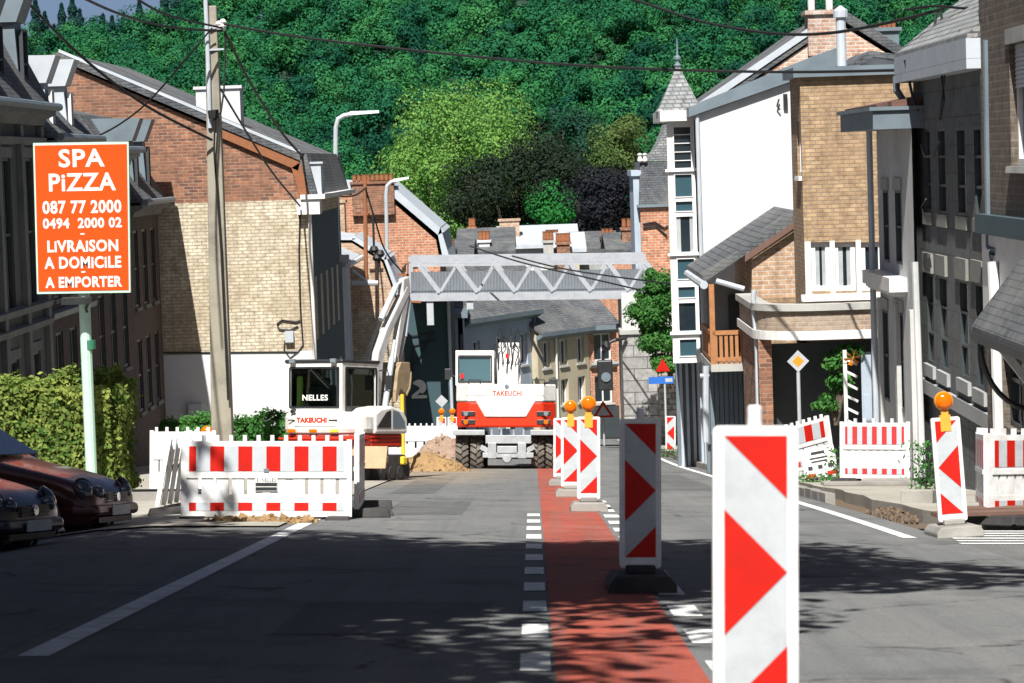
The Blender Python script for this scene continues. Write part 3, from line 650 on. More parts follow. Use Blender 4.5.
# ------------------------------------------------------------------ houses further down on the left
def lower_left():
    # grey rendered house with zinc roof, px 320-350
    x0 = -6.0; T, rel = house('terrace_house', 'narrow grey shuttered house just past the gable house, under the tall street lamp', x0, 87.3)
    zb = gz(x0, 96)-.8; zt = P(345, 262, 92).z; o = V((x0, 87.3, zb)); hs = [(a, a+.85, b, b+1.8) for a in (.5, 2.2, 3.9, 5.6) for b in (1.3, 3.9)]
    mb = MB(); wallgrid(mb, o, YV, 7.2, zt-zb, hs, XV); mb.box(x0-6, x0-.01, 87.3, 94.5, zb, zt); mb.build('wall', M['bluegrey'], T, rel)
    for h in hs: window(T, rel, o, YV, XV, h, 'frame_white', 'glass', .14, (2, 1), .05, 'zinc')
    r = MB(); r.prism([V((x0+.35, 87.2, zt)), V((x0+.35, 87.2, zt+.14)), V((x0-2.6, 87.2, zt+1.5)), V((x0-6, 87.2, zt)),], YV*7.4); r.build('roof', M['zinc'], T, rel)
    r = MB(); r.tube([(x0+.42, 87, zt+.05), (x0+.42, 94.6, zt+.05)], .09, 8); r.build('gutter', M['whitepaint'], T, rel)
    # tan gabled house
    d = 95; T, rel = house('terrace_house', 'small tan brick gabled house with a pale verge, behind the small excavator arm', -6, d)
    pts = [(336, 395), (398, 395), (396, 300), (382, 262), (352, 243), (330, 243)]
    q = [P(a, b, d) for a, b in pts]; q[0].z = q[1].z = gz(-5, d)-.8; q[1].x = q[2].x
    mb = MB(); mb.prism(q, YV*4.6); mb.build('wall', M['brick_tan'], T, rel)
    m2 = MB(); a = [P(399, 302, d-.08), P(384, 260, d-.08), P(352, 240, d-.08), P(326, 240, d-.08)]
    for i in range(3): m2.prism([a[i], a[i+1], a[i+1]+V((.05, 0, .16)), a[i]+V((.16, 0, .04))], YV*5)
    m2.build('roof', M['zinc'], T, rel)
    m3 = MB(); z1 = P(385, 312, d).z; m3.box(q[0].x, q[2].x+.02, d-.02, d+.3, q[0].z, z1); m3.build('lower_wall', M['brick_cream'], T, rel)
    # red brick gable house with the row of chimney pots
    d = 107; T, rel = house('terrace_house', 'red brick gable end with a long chimney carrying a row of clay pots', -7, d)
    q = [P(a, b, d) for a, b in ((335, 330), (441, 330), (440, 262), (436, 240), (384, 195), (335, 195))]; q[0].z = q[1].z = gz(-5, d)-1
    mb = MB(); mb.prism(q, YV*8); mb.build('wall', M['brick_orange'], T, rel)
    m2 = MB(); a = [P(444, 264, d-.1), P(438, 235, d-.1), P(384, 189, d-.1), P(330, 189, d-.1)]
    for i in range(3): m2.prism([a[i], a[i+1], a[i+1]+V((.1, 0, .3)), a[i]+V((.25, 0, .12))], YV*8.4)
    m2.build('roof', M['zinc'], T, rel)
    m3 = MB(); z0, z1 = P(370, 215, d).z, P(370, 184, d).z; xa, xb = P(352, 190, d).x, P(394, 190, d).x
    m3.box(xa, xb, d-.25, d+.6, z0, z1); m3.box(xa-.06, xb+.06, d-.31, d+.66, z1, z1+.1); ch = m3.build('chimney', M['brick_red'], T, rel)
    for i in range(9):
        p = MB(); cx = xa+.1+(xb-xa-.2)*i/8; p.lathe([(.06, 0), (.085, .04), (.075, .22), (.09, .27), (.06, .27)], (cx, d+.1, z1+.1), seg=10); p.build('chimney_pot', M['rust'], ch, rel)
    m4 = MB(); xa, xb = P(318, 205, d-4).x, P(346, 205, d-4).x; m4.box(xa, xb, d-5, d-4.2, P(330, 245, d-4).z, P(330, 203, d-4).z); m4.box(xa-.05, xb+.05, d-5.05, d-4.15, P(330, 203, d-4).z, P(330, 200, d-4).z)
    m4.build('side_chimney', M['brick_tan'], T, rel)
    m5 = MB(); xa, xb = P(386, 200, d).x, P(397, 200, d).x; m5.box(xa, xb, d+.7, d+1.6, P(390, 215, d).z, P(390, 186, d).z); m5.build('flue', M['zincdark'], T, rel)
    # dark teal gable wall under the left end of the footbridge
    d = 102.3; T, rel = house('teal_house', 'windowless dark teal wall below the left end of the footbridge', -4, d)
    xa, xb = P(402, 360, d).x, P(452, 360, d).x; zb = gz(-4, d)-1; zt = P(430, 296, d).z
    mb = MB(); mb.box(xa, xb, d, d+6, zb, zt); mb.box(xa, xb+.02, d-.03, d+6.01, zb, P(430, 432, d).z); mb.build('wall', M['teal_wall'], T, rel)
    m2 = MB(); m2.box(xa-.1, xb+.15, d-.15, d+6.2, zt, zt+.18); m2.build('roof', M['zincdark'], T, rel)
    m3 = MB(); m3.tube([(xb-.06, d-.08, zt), (xb-.06, d-.08, zb)], .06, 8); m3.build('drainpipe', M['zinc'], T, rel)
    m4 = MB(); pp = lambda x, y: P(x, y, d-.06); m4.tube([pp(409, 336), pp(428, 334), pp(434, 332)], .025, 6); m4.tube([pp(411, 372), pp(414, 345), pp(434, 340)], .025, 6); m4.tube([pp(411, 372), pp(434, 332)], .025, 6); m4.build('iron_bracket', M['black'], T, rel)
    # white figure painted on that wall
    m5 = MB(); c = P(419, 387, d-.05); ring = []
    def arc(r0, r1, a0, a1, k=14):
        for i in range(k):
            t0, t1 = a0+(a1-a0)*i/k, a0+(a1-a0)*(i+1)/k
            m5.poly([V((c.x+math.cos(a)*r, c.y, c.z+math.sin(a)*r)) for r, a in ((r0, t0), (r1, t0), (r1, t1), (r0, t1))])
    arc(.0, .27, math.radians(150), math.radians(-70)); m5.poly([V((c.x-.28, c.y-.002, c.z-.42)), V((c.x+.28, c.y-.002, c.z-.42)), V((c.x+.28, c.y-.002, c.z-.3)), V((c.x-.1, c.y-.002, c.z-.3)), V((c.x+.2, c.y-.002, c.z-.1)), V((c.x+.05, c.y-.002, c.z-.05)), V((c.x-.28, c.y-.002, c.z-.3))])
    m5.build('painted_figure', M['whitepaint'], T, rel)
    # shadowed narrow house beyond it
    d = 110; T, rel = house('terrace_house', 'narrow shadowed house squeezed between the teal wall and the blue-grey house', -3.3, d)
    xa, xb = P(440, 360, d).x, P(464, 360, d).x; mb = MB(); o = V((xb, d, gz(-3, d)-1)); zt = P(460, 318, d).z
    hs = [(a, a+.7, b, b+1.5) for a in (.5, 2.0) for b in (1.6, 3.8)]; wallgrid(mb, o, YV, 3.4, zt-o.z, hs, XV); mb.box(xa-2, xb-.2, d, d+3.4, o.z, zt); mb.build('wall', M['bluegrey'], T, rel)
    for h in hs: window(T, rel, o, YV, XV, h, 'frame_white', 'glass', .14, (1, 2), .05)
    m2 = MB(); m2.box(xa-2, xb+.2, d-.1, d+3.5, zt, zt+.2); m2.build('roof', M['zincdark'], T, rel)
lower_left()

# ------------------------------------------------------------------ houses that close the street beyond the bridge
def oblique(name, label, pa, pb, da, db, pytop_a, pytop_b, wallm, rows, cols, ridge, roofm='slate', fm='frame_white', ww=.8, wh=1.4, depth=7, left=None, over=.35, sill='stone', rowz=None, eav='zincdark'):
    A = P(pa, pytop_a, da); B = P(pb, pytop_b, db); T, rel = house(name, label, A.x, A.y)
    zb = gz(A.x, A.y)-1.2; u = V((B.x-A.x, B.y-A.y, 0)); L = u.length; u.normalize(); n = V((u.y, -u.x, 0)); zt = (A.z+B.z)/2
    o = V((A.x, A.y, zb)); hs = []
    for rz in rows:
        for c in range(cols):
            a = L*(c+.5)/cols; hs.append((a-ww/2, a+ww/2, zt-zb-rz-wh, zt-zb-rz))
    mb = MB(); wallgrid(mb, o, u, L, zt-zb, hs, n, .2); bk = -n*depth
    for e in (o, o+u*L): mb.poly([e, e+bk, e+bk+UZ*(zt-zb), e+UZ*(zt-zb)])
    # gable triangles closing the roof
    for e in (o, o+u*L): mb.poly([e+UZ*(zt-zb), e+bk+UZ*(zt-zb), e+bk*.5+UZ*(zt-zb+ridge)])
    mb.build('wall', M[wallm], T, rel)
    for h in hs: window(T, rel, o, u, n, h, fm, 'glass', .2, (2, 1), .06, sill)
    r = MB(); t = UZ*.14; e0, e1 = o+UZ*(zt-zb)-u*.15+n*over-UZ*(over*ridge/(depth*.5)), o+u*(L+.15)+UZ*(zt-zb)+n*over-UZ*(over*ridge/(depth*.5))
    r0, r1 = o-u*.15+bk*.5+UZ*(zt-zb+ridge), o+u*(L+.15)+bk*.5+UZ*(zt-zb+ridge)
    r.prism([e0, e1, r1, r0], t); f0, f1 = o-u*.15+bk+UZ*(zt-zb), o+u*(L+.15)+bk+UZ*(zt-zb); r.prism([r0, r1, f1, f0], t)
    r.build('roof', M[roofm], T, rel)
    g = MB(); g.prism([e0+n*.02-UZ*.02, e0+n*.02+UZ*.16, e0-n*.3+UZ*.0, e0-n*.3-UZ*.2], (e1-e0)); g.build('eave_board', M[eav], T, rel)
    return T, rel, o, u, n, L, zt
T, rel, o, u, n, L, zt = oblique('terrace_house', 'blue-grey house with a slate roof behind the wheeled excavator', 463, 534, 113, 119, 320, 307, 'bluegrey', (1.0, 3.4), 3, 2.0, ww=.7, wh=1.3)
k = MB(); p = o+u*(L-.2)+n*.08; k.tube([p+UZ*(zt-o.z), p], .06, 8); k.build('drainpipe', M['zincdark'], T, rel)
k = MB(); k.bar(P(526, 333, 117)+n*.1, P(539, 366, 117)+n*.3, .12, .12); k.build('stay_bar', M['black'], T, rel)
T, rel, o, u, n, L, zt = oblique('terrace_house', 'beige rendered house with three rows of windows below the footbridge', 537, 588, 118.5, 122, 333, 321, 'beige', (.55, 2.25, 4.0), 3, 2.6, 'slate', ww=.62, wh=1.1)
k = MB(); p = o+u*(L*.33)+n*.07; k.tube([p+UZ*(zt-o.z), p], .05, 8); k.build('drainpipe', M['whitepaint'], T, rel)
T, rel, o, u, n, L, zt = oblique('shop_house', 'narrow orange brick house with a dark shopfront beside the stone bridge pier', 588, 616, 122.1, 122.6, 326, 325, 'brick_orange', (.35, 2.2), 1, 1.5, 'slate', ww=.85, wh=1.2)
k = MB(); k.prism([o+n*.05+UZ*1.2, o+u*L+n*.05+UZ*1.2, o+u*L+n*.05+UZ*2.6, o+n*.05+UZ*2.6], n*.02); k.build('shopfront', M['frame_dark'], T, rel)
k = MB(); k.prism([o+n*.04+UZ*(zt-o.z-1.85), o+u*L+n*.04+UZ*(zt-o.z-1.85), o+u*L+n*.25+UZ*(zt-o.z-1.7), o+n*.25+UZ*(zt-o.z-1.7)], UZ*.1); k.build('ledge', M['stone'], T, rel)
k = MB(); q = [P(a, b, 131) for a, b in ((585, 330), (628, 330), (628, 298), (612, 290), (596, 301))]; o_ = single(MB().prism(q, YV*5), 'brick_gable', 'bare orange brick gable showing above the slate roof under the right end of the bridge', 'house', M['brick_orange'])

# roofs in the valley
def valley(name, label, pts, d, dep, wallm, roofm, ridge_px=None, chim=()):
    a, b, pe, pr = pts; T, rel = house(name, label, P(a, pe, d).x, d)
    xa, xb = P(a, pe, d).x, P(b, pe, d).x; ze = P((a+b)/2, pe, d).z; zr = P((a+b)/2, pr, d).z; zb = gz((xa+xb)/2, d)-.5
    mb = MB(); mb.box(xa, xb, d, d+dep, zb, ze)
    for x in (xa, xb): mb.poly([V((x, d, ze)), V((x, d+dep, ze)), V((x, d+dep/2, zr))])
    mb.build('wall', M[wallm], T, rel)
    r = MB(); e = .5; k = (zr-ze)/(dep/2)
    r.prism([V((xa-e, d-e, ze-e*k)), V((xb+e, d-e, ze-e*k)), V((xb+e, d+dep/2, zr)), V((xa-e, d+dep/2, zr))], UZ*.25)
    r.prism([V((xa-e, d+dep+e, ze-e*k)), V((xb+e, d+dep+e, ze-e*k)), V((xb+e, d+dep/2, zr)), V((xa-e, d+dep/2, zr))], UZ*.25)
    r.build('roof', M[roofm], T, rel)
    for (cx, cw, ct, cb, mt, dy, pots) in chim:
        c0, c1 = P(cx-cw/2, ct, d).x, P(cx+cw/2, ct, d).x; z1 = P(cx, ct, d).z; c = MB(); c.box(c0, c1, d+dy, d+dy+1.4, P(cx, cb, d).z-1, z1); c.box(c0-.1, c1+.1, d+dy-.1, d+dy+1.5, z1, z1+.15)
        co = c.build('chimney', M[mt], T, rel)
        for i in range(pots):
            p = MB(); x = c0+(c1-c0)*(i+.5)/pots; p.lathe([(.12, 0), (.15, .1), (.13, .5), (.16, .6), (.1, .6)], (x, d+dy+.6, z1+.15), seg=8); p.build('chimney_pot', M['rust'], co, rel)
valley('valley_house', 'valley house with dark slate roof and small white chimney left of the tan stack', (463, 508, 254, 234), 182, 14, 'white_wall', 'slate', chim=[(484, 11, 243, 254, 'white_wall', 1, 3), (470, 6, 232, 245, 'brick_orange', 7, 2)])
valley('valley_house', 'valley house with a broad pale metal roof and a tall tan brick stack', (503, 573, 247, 231), 200, 16, 'white_wall', 'zinc', chim=[(509, 20, 222, 248, 'brick_tan', 3, 0), (552, 12, 240, 249, 'brick_dark', -1, 4)])
valley('valley_house', 'valley house with an ochre gable in front of the pale roof', (556, 579, 251, 238), 186, 10, 'beige', 'zinc', chim=[(563, 13, 244, 254, 'brick_red', -1.5, 5), (548, 10, 242, 252, 'stone', -2, 3)])
valley('valley_house', 'valley house with a dark glazed-looking roof right of the ochre gable', (576, 612, 251, 237), 192, 12, 'grey_render', 'slate', chim=[(608, 12, 240, 252, 'brick_dark', 1, 3)])
valley('valley_house', 'valley house of orange brick close to the slate spire house', (613, 640, 252, 238), 178, 10, 'brick_orange', 'slate', chim=[(628, 10, 231, 252, 'brick_red', 2, 2)])
valley('valley_house', 'low dark valley roof with two orange pots behind the left end of the bridge', (432, 466, 258, 246), 172, 12, 'grey_render', 'zincdark' if 0 else 'slate', chim=[(449, 12, 252, 258, 'brick_dark', 0, 2)])
# ------------------------------------------------------------------ footbridge, d = 100
M['screen'] = paint('screen_steel', (.2, .22, .24), (.14, .16, .18), .5, .2, 3, .5)
M['brightsteel'] = paint('bright_steel', (.34, .36, .39), (.25, .27, .3), .45, 0, 4, .5)
def footbridge():
    d = 100.0; A = P(409, 297.5, d); B = P(646, 294.5, d); b = V((A.x, d, gz(A.x, d)))
    T = thing('footbridge', 'pale grey steel truss footbridge spanning the street', 'bridge', A)
    rel = A; u = (B-A); L = u.length; u.normalize(); up = V((-u.z, 0, u.x)); Hh = 38/F*d
    for k, y in enumerate((0, 2.0)):
        o = A+V((0, y, 0)); m = MB()
        m.bar(o, o+u*L, .16, .28); m.build('bottom_chord', M['brightsteel'], T, rel)
        m = MB(); m.bar(o+up*Hh, o+u*L+up*Hh, .22, .17); m.bar(o+up*(Hh-.21), o+u*L+up*(Hh-.21), .12, .1); m.build('top_chord', M['brightsteel'], T, rel)
        s = 37.8/F*d; x = (440-409)/F*d; m = MB()
        xs_ = [x+s*i for i in range(-1, 7)]
        for x in xs_:
            if x < -.05: x = -.05; continue
            m.bar(o+u*x+up*.17, o+u*min(L, x+s*.46)+up*(Hh-.2), .1, .13, up=(0, 1, 0))
            if x-s*.54 > -.4: m.bar(o+u*x+up*.17, o+u*max(0, x-s*.54)+up*(Hh-.2), .16, .24, up=(0, 1, 0))
        m.bar(o+up*.17, o+up*(Hh-.2), .16, .2, up=(0, 1, 0)); m.bar(o+u*L+up*.17, o+u*L+up*(Hh-.2), .16, .2, up=(0, 1, 0))
        m.build('diagonals', M['brightsteel'], T, rel)
    m = MB(); m.prism([A+V((0, .08, -.1)), B+V((0, .08, -.1)), B+V((0, 1.9, -.1)), A+V((0, 1.9, -.1))], (0, 0, .12)); m.build('deck', M['zinc'], T, rel)
    m = MB(); n = 150; y = 1.82
    for i in range(n):
        a, c = L*i/n, L*(i+1)/n; dy0, dy1 = (0, .05) if i % 2 else (.05, 0); p0, p1 = A+u*a+V((0, y+dy0, 0)), A+u*c+V((0, y+dy1, 0))
        m.poly([p0+up*.15, p1+up*.15, p1+up*(Hh*.62), p0+up*(Hh*.62)])
    m.build('corrugated_screen', M['screen'], T, rel)
    m = MB()
    for x in (.62, 2.05):
        p = A+u*x; m = MB(); m.box(p.x, p.x+.24, d-.02, d+.25, p.z-1.0 if x < 1 else p.z-.45, p.z-.17); m.build('stub_post', M['galv'], T, rel)
    # rusty steel gate frame at its left landing
    R = MB(); q = lambda x, y: P(x, y, 97.5)
    for a, c in (((368, 273), (409, 275)), ((408, 262), (407, 301)), ((400, 301), (421, 302)), ((372, 273), (372, 300))): R.bar(q(*a), q(*c), .07, .07)
    single(R, 'rusty_frame', 'rust-red steel bar frame at the left landing of the footbridge', 'frame', M['rust'])
footbridge()
def bridgepier():
    d = 99.4; xa, xb = P(623, 370, d).x, P(657, 370, d).x; T, rel = house('bridge_pier', 'pale stone block pier carrying the right end of the footbridge', xa, d, cat='pier')
    zb = gz(xa, d)-.6; z1 = P(640, 334, d).z; z2 = P(640, 294, d).z; z3 = P(640, 258, d+2.2).z
    m = MB(); m.box(xa, xb, d, d+4, zb, z1); m.build('shaft', M['ashlar'], T, rel)
    m = MB(); m.box(xa-.08, xb+1.4, d-.09, d+4.1, z1, z1+.16); m.build('string_course', M['stone'], T, rel)
    m = MB(); m.box(xa+.02, xb+1.3, d+.03, d+4, z1+.16, z2); m.build('upper_wall', M['stonelight'], T, rel)
    # rubble wall running forward from the pier
    y0 = 90; xw = 4.05
    R = MB(); R.prism([V((xb, d+.5, zb)), V((xb+.02, d+.5, zb+4.1)), V((xb+1.6, d+.5, zb+4.1)), V((xb+1.6, d+.5, zb))], V((.0, -.5, 0)))
    R.build('rubble_wing', M['rubble'], T, rel)
M['ashlar'] = brick('ashlar', (.4, .4, .39), (.3, .3, .3), (.12, .12, .12), .95, .42, .022, (.2, .2, .2), .5, .9)
M['stonelight'] = render_wall('stone_light', (.5, .5, .49), (.34, .34, .33), 1.5)
M['rubble'] = brick('rubble', (.42, .39, .33), (.27, .25, .22), (.16, .15, .13), .34, .2, .03, (.3, .3, .28), .6, 1.2, .8, .4)
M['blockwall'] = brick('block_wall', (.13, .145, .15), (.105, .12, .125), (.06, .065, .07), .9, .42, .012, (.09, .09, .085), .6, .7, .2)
bridgepier()

# ------------------------------------------------------------------ nearest right-hand houses
def right_near():
    # dark block-faced house, street wall x = 6.45
    X0 = 6.45; T, rel = house('dark_house', 'dark grey block-faced house with tall narrow windows on the right', X0, 41)
    yN, yF = PX(991, 250, X0).y, PX(917, 250, X0).y; zb = gz(X0, yF)-.6; o = V((X0, yN, zb)); L = yF-yN; n = -XV
    zt = PX(905, 76, X0).z
    hs = [holepx(X0, o, a, b, t, bt) for a, b, t, bt in ((924, 931, 129, 212), (938, 946, 128, 214), (957, 966, 127, 216), (974, 982, 126, 218), (927, 934, 273, 364), (940, 948, 276, 371), (960, 969, 280, 379), (976, 985, 283, 389))]
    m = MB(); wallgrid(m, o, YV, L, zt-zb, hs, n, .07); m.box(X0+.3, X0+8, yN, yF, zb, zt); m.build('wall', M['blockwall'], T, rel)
    for i, h in enumerate(hs):
        window(T, rel, o, YV, n, h, 'frame_dark', 'glass', .07, (1, 3), .05)
    k = MB()
    a, c = min(h[0] for h in hs[4:]), max(h[1] for h in hs[4:]); z0 = min(h[2] for h in hs[4:])
    for h in hs[4:]: MB().box(X0-.06, X0-.003, yN+h[0]-.14, yN+h[1]+.14, zb+h[2]-.2, zb+h[2]-.004).build('sill', M['grey_render'], T, rel)
    k.box(X0-.06, X0-.003, yN+.1, yF-.1, zb+z0-.5, zb+z0-.28); k.build('sill_course', M['grey_render'], T, rel)
    k = MB()
    for h in hs[:4]: MB().box(X0-.035, X0-.003, yN+h[0]-.08, yN+h[1]+.08, zb+h[2]-.2, zb+h[2]-.005).build('sill', M['dark_render'], T, rel)
    for h in hs[4:]: MB().box(X0-.05, X0-.003, yN+h[0]-.1, yN+h[1]+.1, zb+h[3]+.004, zb+h[3]+.32).build('lintel', M['dark_render'], T, rel)
    k = MB(); k.box(X0-.3, X0+.1, yN-.1, yF+.04, zt, zt+.28); k.box(X0-.3, X0, yN-.1, yF, zt-.14, zt-.004); k.build('cornice', M['zinc'], T, rel)
    r = MB(); r.prism([V((X0-.28, yN-.1, zt+.28)), V((X0-.28, yN-.1, zt+.34)), V((X0+2.6, yN-.1, zt+2.6)), V((X0+8, yN-.1, zt+1))], YV*(L+.2)); r.build('roof', M['slatelight'], T, rel)
    k = MB(); k.box(X0+.5, X0+1.6, yN+1.6, yN+2.6, zt+.9, zt+2.4); k.box(X0+.4, X0+1.7, yN+1.5, yN+2.7, zt+2.4, zt+2.5); k.build('dormer', M['whitepaint'], T, rel)
    pipe = MB(); pipe.tube([PX(987, 40, X0-.1), PX(990, 246, X0-.1), PX(993, 252, X0-.16), PX(994, 262, X0-.1)], .06, 8); pipe.build('drainpipe', M['zincdark'], T, rel)
    pipe = MB(); ty = yF+.1; pipe.tube([(X0-.26, ty, zt-.02), (X0-.26, ty, zt-.25), (X0-.1, ty, zt-.5), (X0-.1, ty, zb)], .06, 8); pipe.build('front_drainpipe', M['zincdark'], T, rel)
    # loose wires on the facade
    w = MB(); q = lambda px, py: PX(px, py, X0-.15)
    w.tube([q(941, 66), q(944, 100), q(940, 120), q(946, 60), q(960, 30)], .018, 5); w.tube([q(921, 145), q(925, 157), q(934, 155), q(940, 140)], .018, 5); w.tube([q(926, 199), q(922, 206), q(924, 215), q(929, 214)], .016, 5)
    w.build('loose_wire', M['cable'], T, rel)
    # brick-sided house at the frame edge
    X1 = 6.35; yE = yN-.02; yS = 29.5; T, rel = house('corner_house', 'shaded brick house with a white roller-shuttered window at the right edge', X1, yS)
    zb = gz(X1, yE)-.4; zt = zb+10.5; o = V((X1, yS, zb)); L = yE-yS
    h1 = holepx(X1, o, 1010, 1046, 40, 166); h2 = holepx(X1, o, 1003, 1022, 335, 430)
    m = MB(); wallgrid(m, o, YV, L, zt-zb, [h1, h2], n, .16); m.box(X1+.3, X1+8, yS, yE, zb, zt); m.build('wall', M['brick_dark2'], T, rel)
    window(T, rel, o, YV, n, h1, 'frame_white', 'glassblue', .16, (2, 1), .09, 'stone', shutter=.36, lintel='stone'); window(T, rel, o, YV, n, h2, 'frame_dark', 'glass', .16, (2, 2), .07)
    k = MB(); z1, z2 = PX(1005, 236, X1).z, PX(1005, 216, X1).z; k.box(X1-.12, X1-.003, yS, yE, z1, z2); k.build('string_course', M['teal_wall'], T, rel)
    k = MB(); z1, z2 = PX(1005, 335, X1).z, PX(1005, 237, X1).z; k.box(X1-.03, X1-.003, yS, yE, z1, z2); k.build('pale_band', M['whitepaint'], T, rel)
    k = MB(); k.tube([PX(993, 262, X1-.1), PX(996, 330, X1-.1), PX(999, 440, X1-.1)], .075, 8); k.build('drainpipe', M['whitepaint'], T, rel)
    # slate porch roof on a curved bracket
    yp0, yp1 = yE-6.2, yE-.6; e0 = PX(968, 331, 5.55); zr = PX(1024, 252, X1).z
    yA = e0.y; C_ = MB(); a, b_ = V((5.6, yA, e0.z)), V((5.6, yA-4.2, e0.z)); c, d_ = V((X1, yA-.9, zr+.25)), V((X1, yA-4.2, zr+.25)); e = V((X1, yA, e0.z))
    C_.prism([a, b_, d_, c], (0, 0, .06)); C_.prism([a, c, e], (0, 0.05, .06)); pr = C_.build('porch_roof', M['slate'], T, rel)
    k = MB(); k.box(5.58, X1, yA-4.2, yA-.02, e0.z-.12, e0.z-.004); k.build('porch_fascia', M['frame_dark'], T, rel)
    k = MB(); pts = [V((X1-.02, yA-.3, e0.z-1.0))]+[V((X1-.02-.68*math.sin(t), yA-.3, e0.z-1.0+.88*(1-math.cos(t)))) for t in np.linspace(.2, 1.45, 8)]; k.tube(pts, .035, 8); k.build('porch_bracket', M['black'], T, rel)
    k = MB(); k.bar(V((X1-.03, yA-.3, e0.z-.75)), V((X1-.5, yA-.3, e0.z-.12)), .08, .1); k.build('porch_strut', M['whitepaint'], T, rel)
M['brick_dark2'] = brick('brick_shaded', (.16, .12, .09), (.11, .085, .065), (.16, .14, .12), .25, .1, .016, (.08, .07, .06), .4, .8)  # even dark brown brick of the corner house
right_near()

def right_mid():
    # narrow pale house
    X0 = 6.25; yN, yF = PX(916, 280, X0).y+.12, PX(880, 280, X0).y; T, rel = house('narrow_house', 'narrow pale grey rendered house with a dark box eave and stone window ledges', X0, yN)
    zb = gz(X0, yF)-.5; zt = PX(890, 130, X0).z; o = V((X0, yN, zb)); n = -XV; L = yF-yN
    hs = [holepx(X0, o, a, b, t, c) for a, b, t, c in ((884, 889, 190, 262), (896, 902, 190, 264), (884, 889, 310, 400), (897, 904, 312, 410))]
    m = MB(); wallgrid(m, o, YV, L, zt-zb, hs, n, .06); m.box(X0+.3, X0+7, yN, yF, zb, zt); m.build('wall', M['palegrey'], T, rel)
    for h in hs: window(T, rel, o, YV, n, h, 'frame_dark', 'glass', .06, (1, 2), .05, lintel='stone')
    k = MB(); k.box(X0-.62, X0+7, yN-.05, yF+.1, zt, zt+.3); k.box(X0-.68, X0+7, yN-.1, yF+.14, zt+.3, zt+.36); k.build('box_eave', M['zincdark'], T, rel)
    r = MB(); r.prism([V((X0-.55, yN, zt+.36)), V((X0-.55, yN, zt+.4)), V((X0+1.6, yN, zt+.75)), V((X0+7, yN, zt+.45))], YV*L); r.build('roof', M['tile'], T, rel)
    za, zc = PX(895, 291, X0).z, PX(895, 274, X0).z; k = MB(); k.box(X0-.3, X0-.003, yN+.9, yF+.1, za+.06, zc); k.box(X0-.22, X0-.003, yN+1.0, yF+.05, za-.02, za+.056); k.build('stone_ledge', M['whitepaint'], T, rel)
    k = MB()
    for y in (yN+.1, yN+1.9, yF-.3): MB().box(X0-.08, X0-.003, y, y+.22, zb, za-.2).build('pilaster', M['stonelight'], T, rel)
    k = MB(); k.tube([V((X0-.12, yF+.06, zt)), V((X0-.12, yF+.06, zb))], .055, 8); k.build('drainpipe', M['zinc'], T, rel)
    k = MB(); k.tube([PX(915, 262, X0-.14), PX(923, 478, X0-.14)], .055, 8); k.build('pale_pipe', M['palegrey'], T, rel)

    # brown brick flat-roofed house with corner balcony, d = 56
    d = 56.0; xl = P(803, 200, d).x; T, rel = house('brick_house', 'brown brick flat-roofed house with three white windows above a rounded brick balcony', xl, d)
    xr = 9.5; zb = gz(xl, d)-.7; zt = P(850, 76, d).z; zu = P(850, 236, d).z; o = V((xl, d, zb))
    hw = [holefr(d, o, a, b, 242, 291) for a, b in ((811, 831), (834, 856), (861, 884))]
    m = MB(); wallgrid(m, o, XV, xr-xl, zt-zb, hw, -YV, .16)
    yl = PX(794, 200, xl).y; ol = V((xl, d, zb)); ow = V((xl, d+.0, zb))
    hl = holepx(xl, ol, 797.2, 800.8, 122, 176); m2 = [hl]
    D4 = 2.1; wallgrid(m, ol, YV, D4, zt-zb, [hl], -XV, .12); m.poly([V((xl, d+D4, zb)), V((xr, d+D4, zb)), V((xr, d+D4, zt)), V((xl, d+D4, zt))]); m.poly([V((xl, d, zt)), V((xr, d, zt)), V((xr, d+D4, zt)), V((xl, d+D4, zt))])
    m.build('wall', M['brick_brown'], T, rel)
    for h in hw: window(T, rel, o, XV, -YV, h, 'frame_white', 'glass', .16, (1, 1), .1, curtain=.75 if h is not hw[2] else 0)
    window(T, rel, ol, YV, -XV, hl, 'frame_white', 'glassblue', .12, (1, 1), .08, 'whitepaint')
    k = MB(); a, c = o.x+hw[0][0]-.12, o.x+hw[2][1]+.1
    for i in range(4):
        xx = [a, o.x+(hw[0][1]+hw[1][0])/2-.05, o.x+(hw[1][1]+hw[2][0])/2-.05, c-.1][i]; k.box(xx, xx+(.12 if i in (0, 3) else .1), d-.05, d-.003, zb+hw[0][2]-.06, zb+hw[0][3]+.02)
    k.box(a-.1, c+.1, d-.14, d-.003, zb+hw[0][2]-.2, zb+hw[0][2]-.06); k.build('window_surround', M['whitepaint'], T, rel)
    k = MB(); k.box(xl-.14, xr+.1, d-.14, d+D4+.1, zt+.003, zt+.2); k.build('roof_edge', M['zincdark'], T, rel)
    k = MB(); q = lambda a, b: P(a, b, d+1.6); k.prism([q(846, 72), q(872, 57), q(925, 66), q(925, 72)], YV*3); k.build('roof_gable', M['whitepaint'], T, rel)
    k = MB(); k.prism([q(838, 73), q(870, 51), q(935, 60), q(935, 66), q(872, 57), q(846, 73)], V((0, 3.4, 0)), 0); k.xf(Matrix.Translation((0, -.2, 0))); k.build('upper_roof', M['slate'], T, rel)
    k = MB(); f = P(842, 70, d+1); k.lathe([(.1, 0), (.1, 1.05), (.15, 1.06), (.15, 1.2), (.02, 1.3)], f, seg=12); k.build('flue', M['zinc'], T, rel)
    # rounded balcony: parapet, pale band, capping, floor
    yb = d-1.7; xa = P(757, 320, yb+.6).x; R = 1.2; cen = V((xa+R, yb+R, 0)); arc = [V((cen.x-R*math.cos(t), cen.y-R*math.sin(t), 0)) for t in np.linspace(0, math.pi/2, 12)]
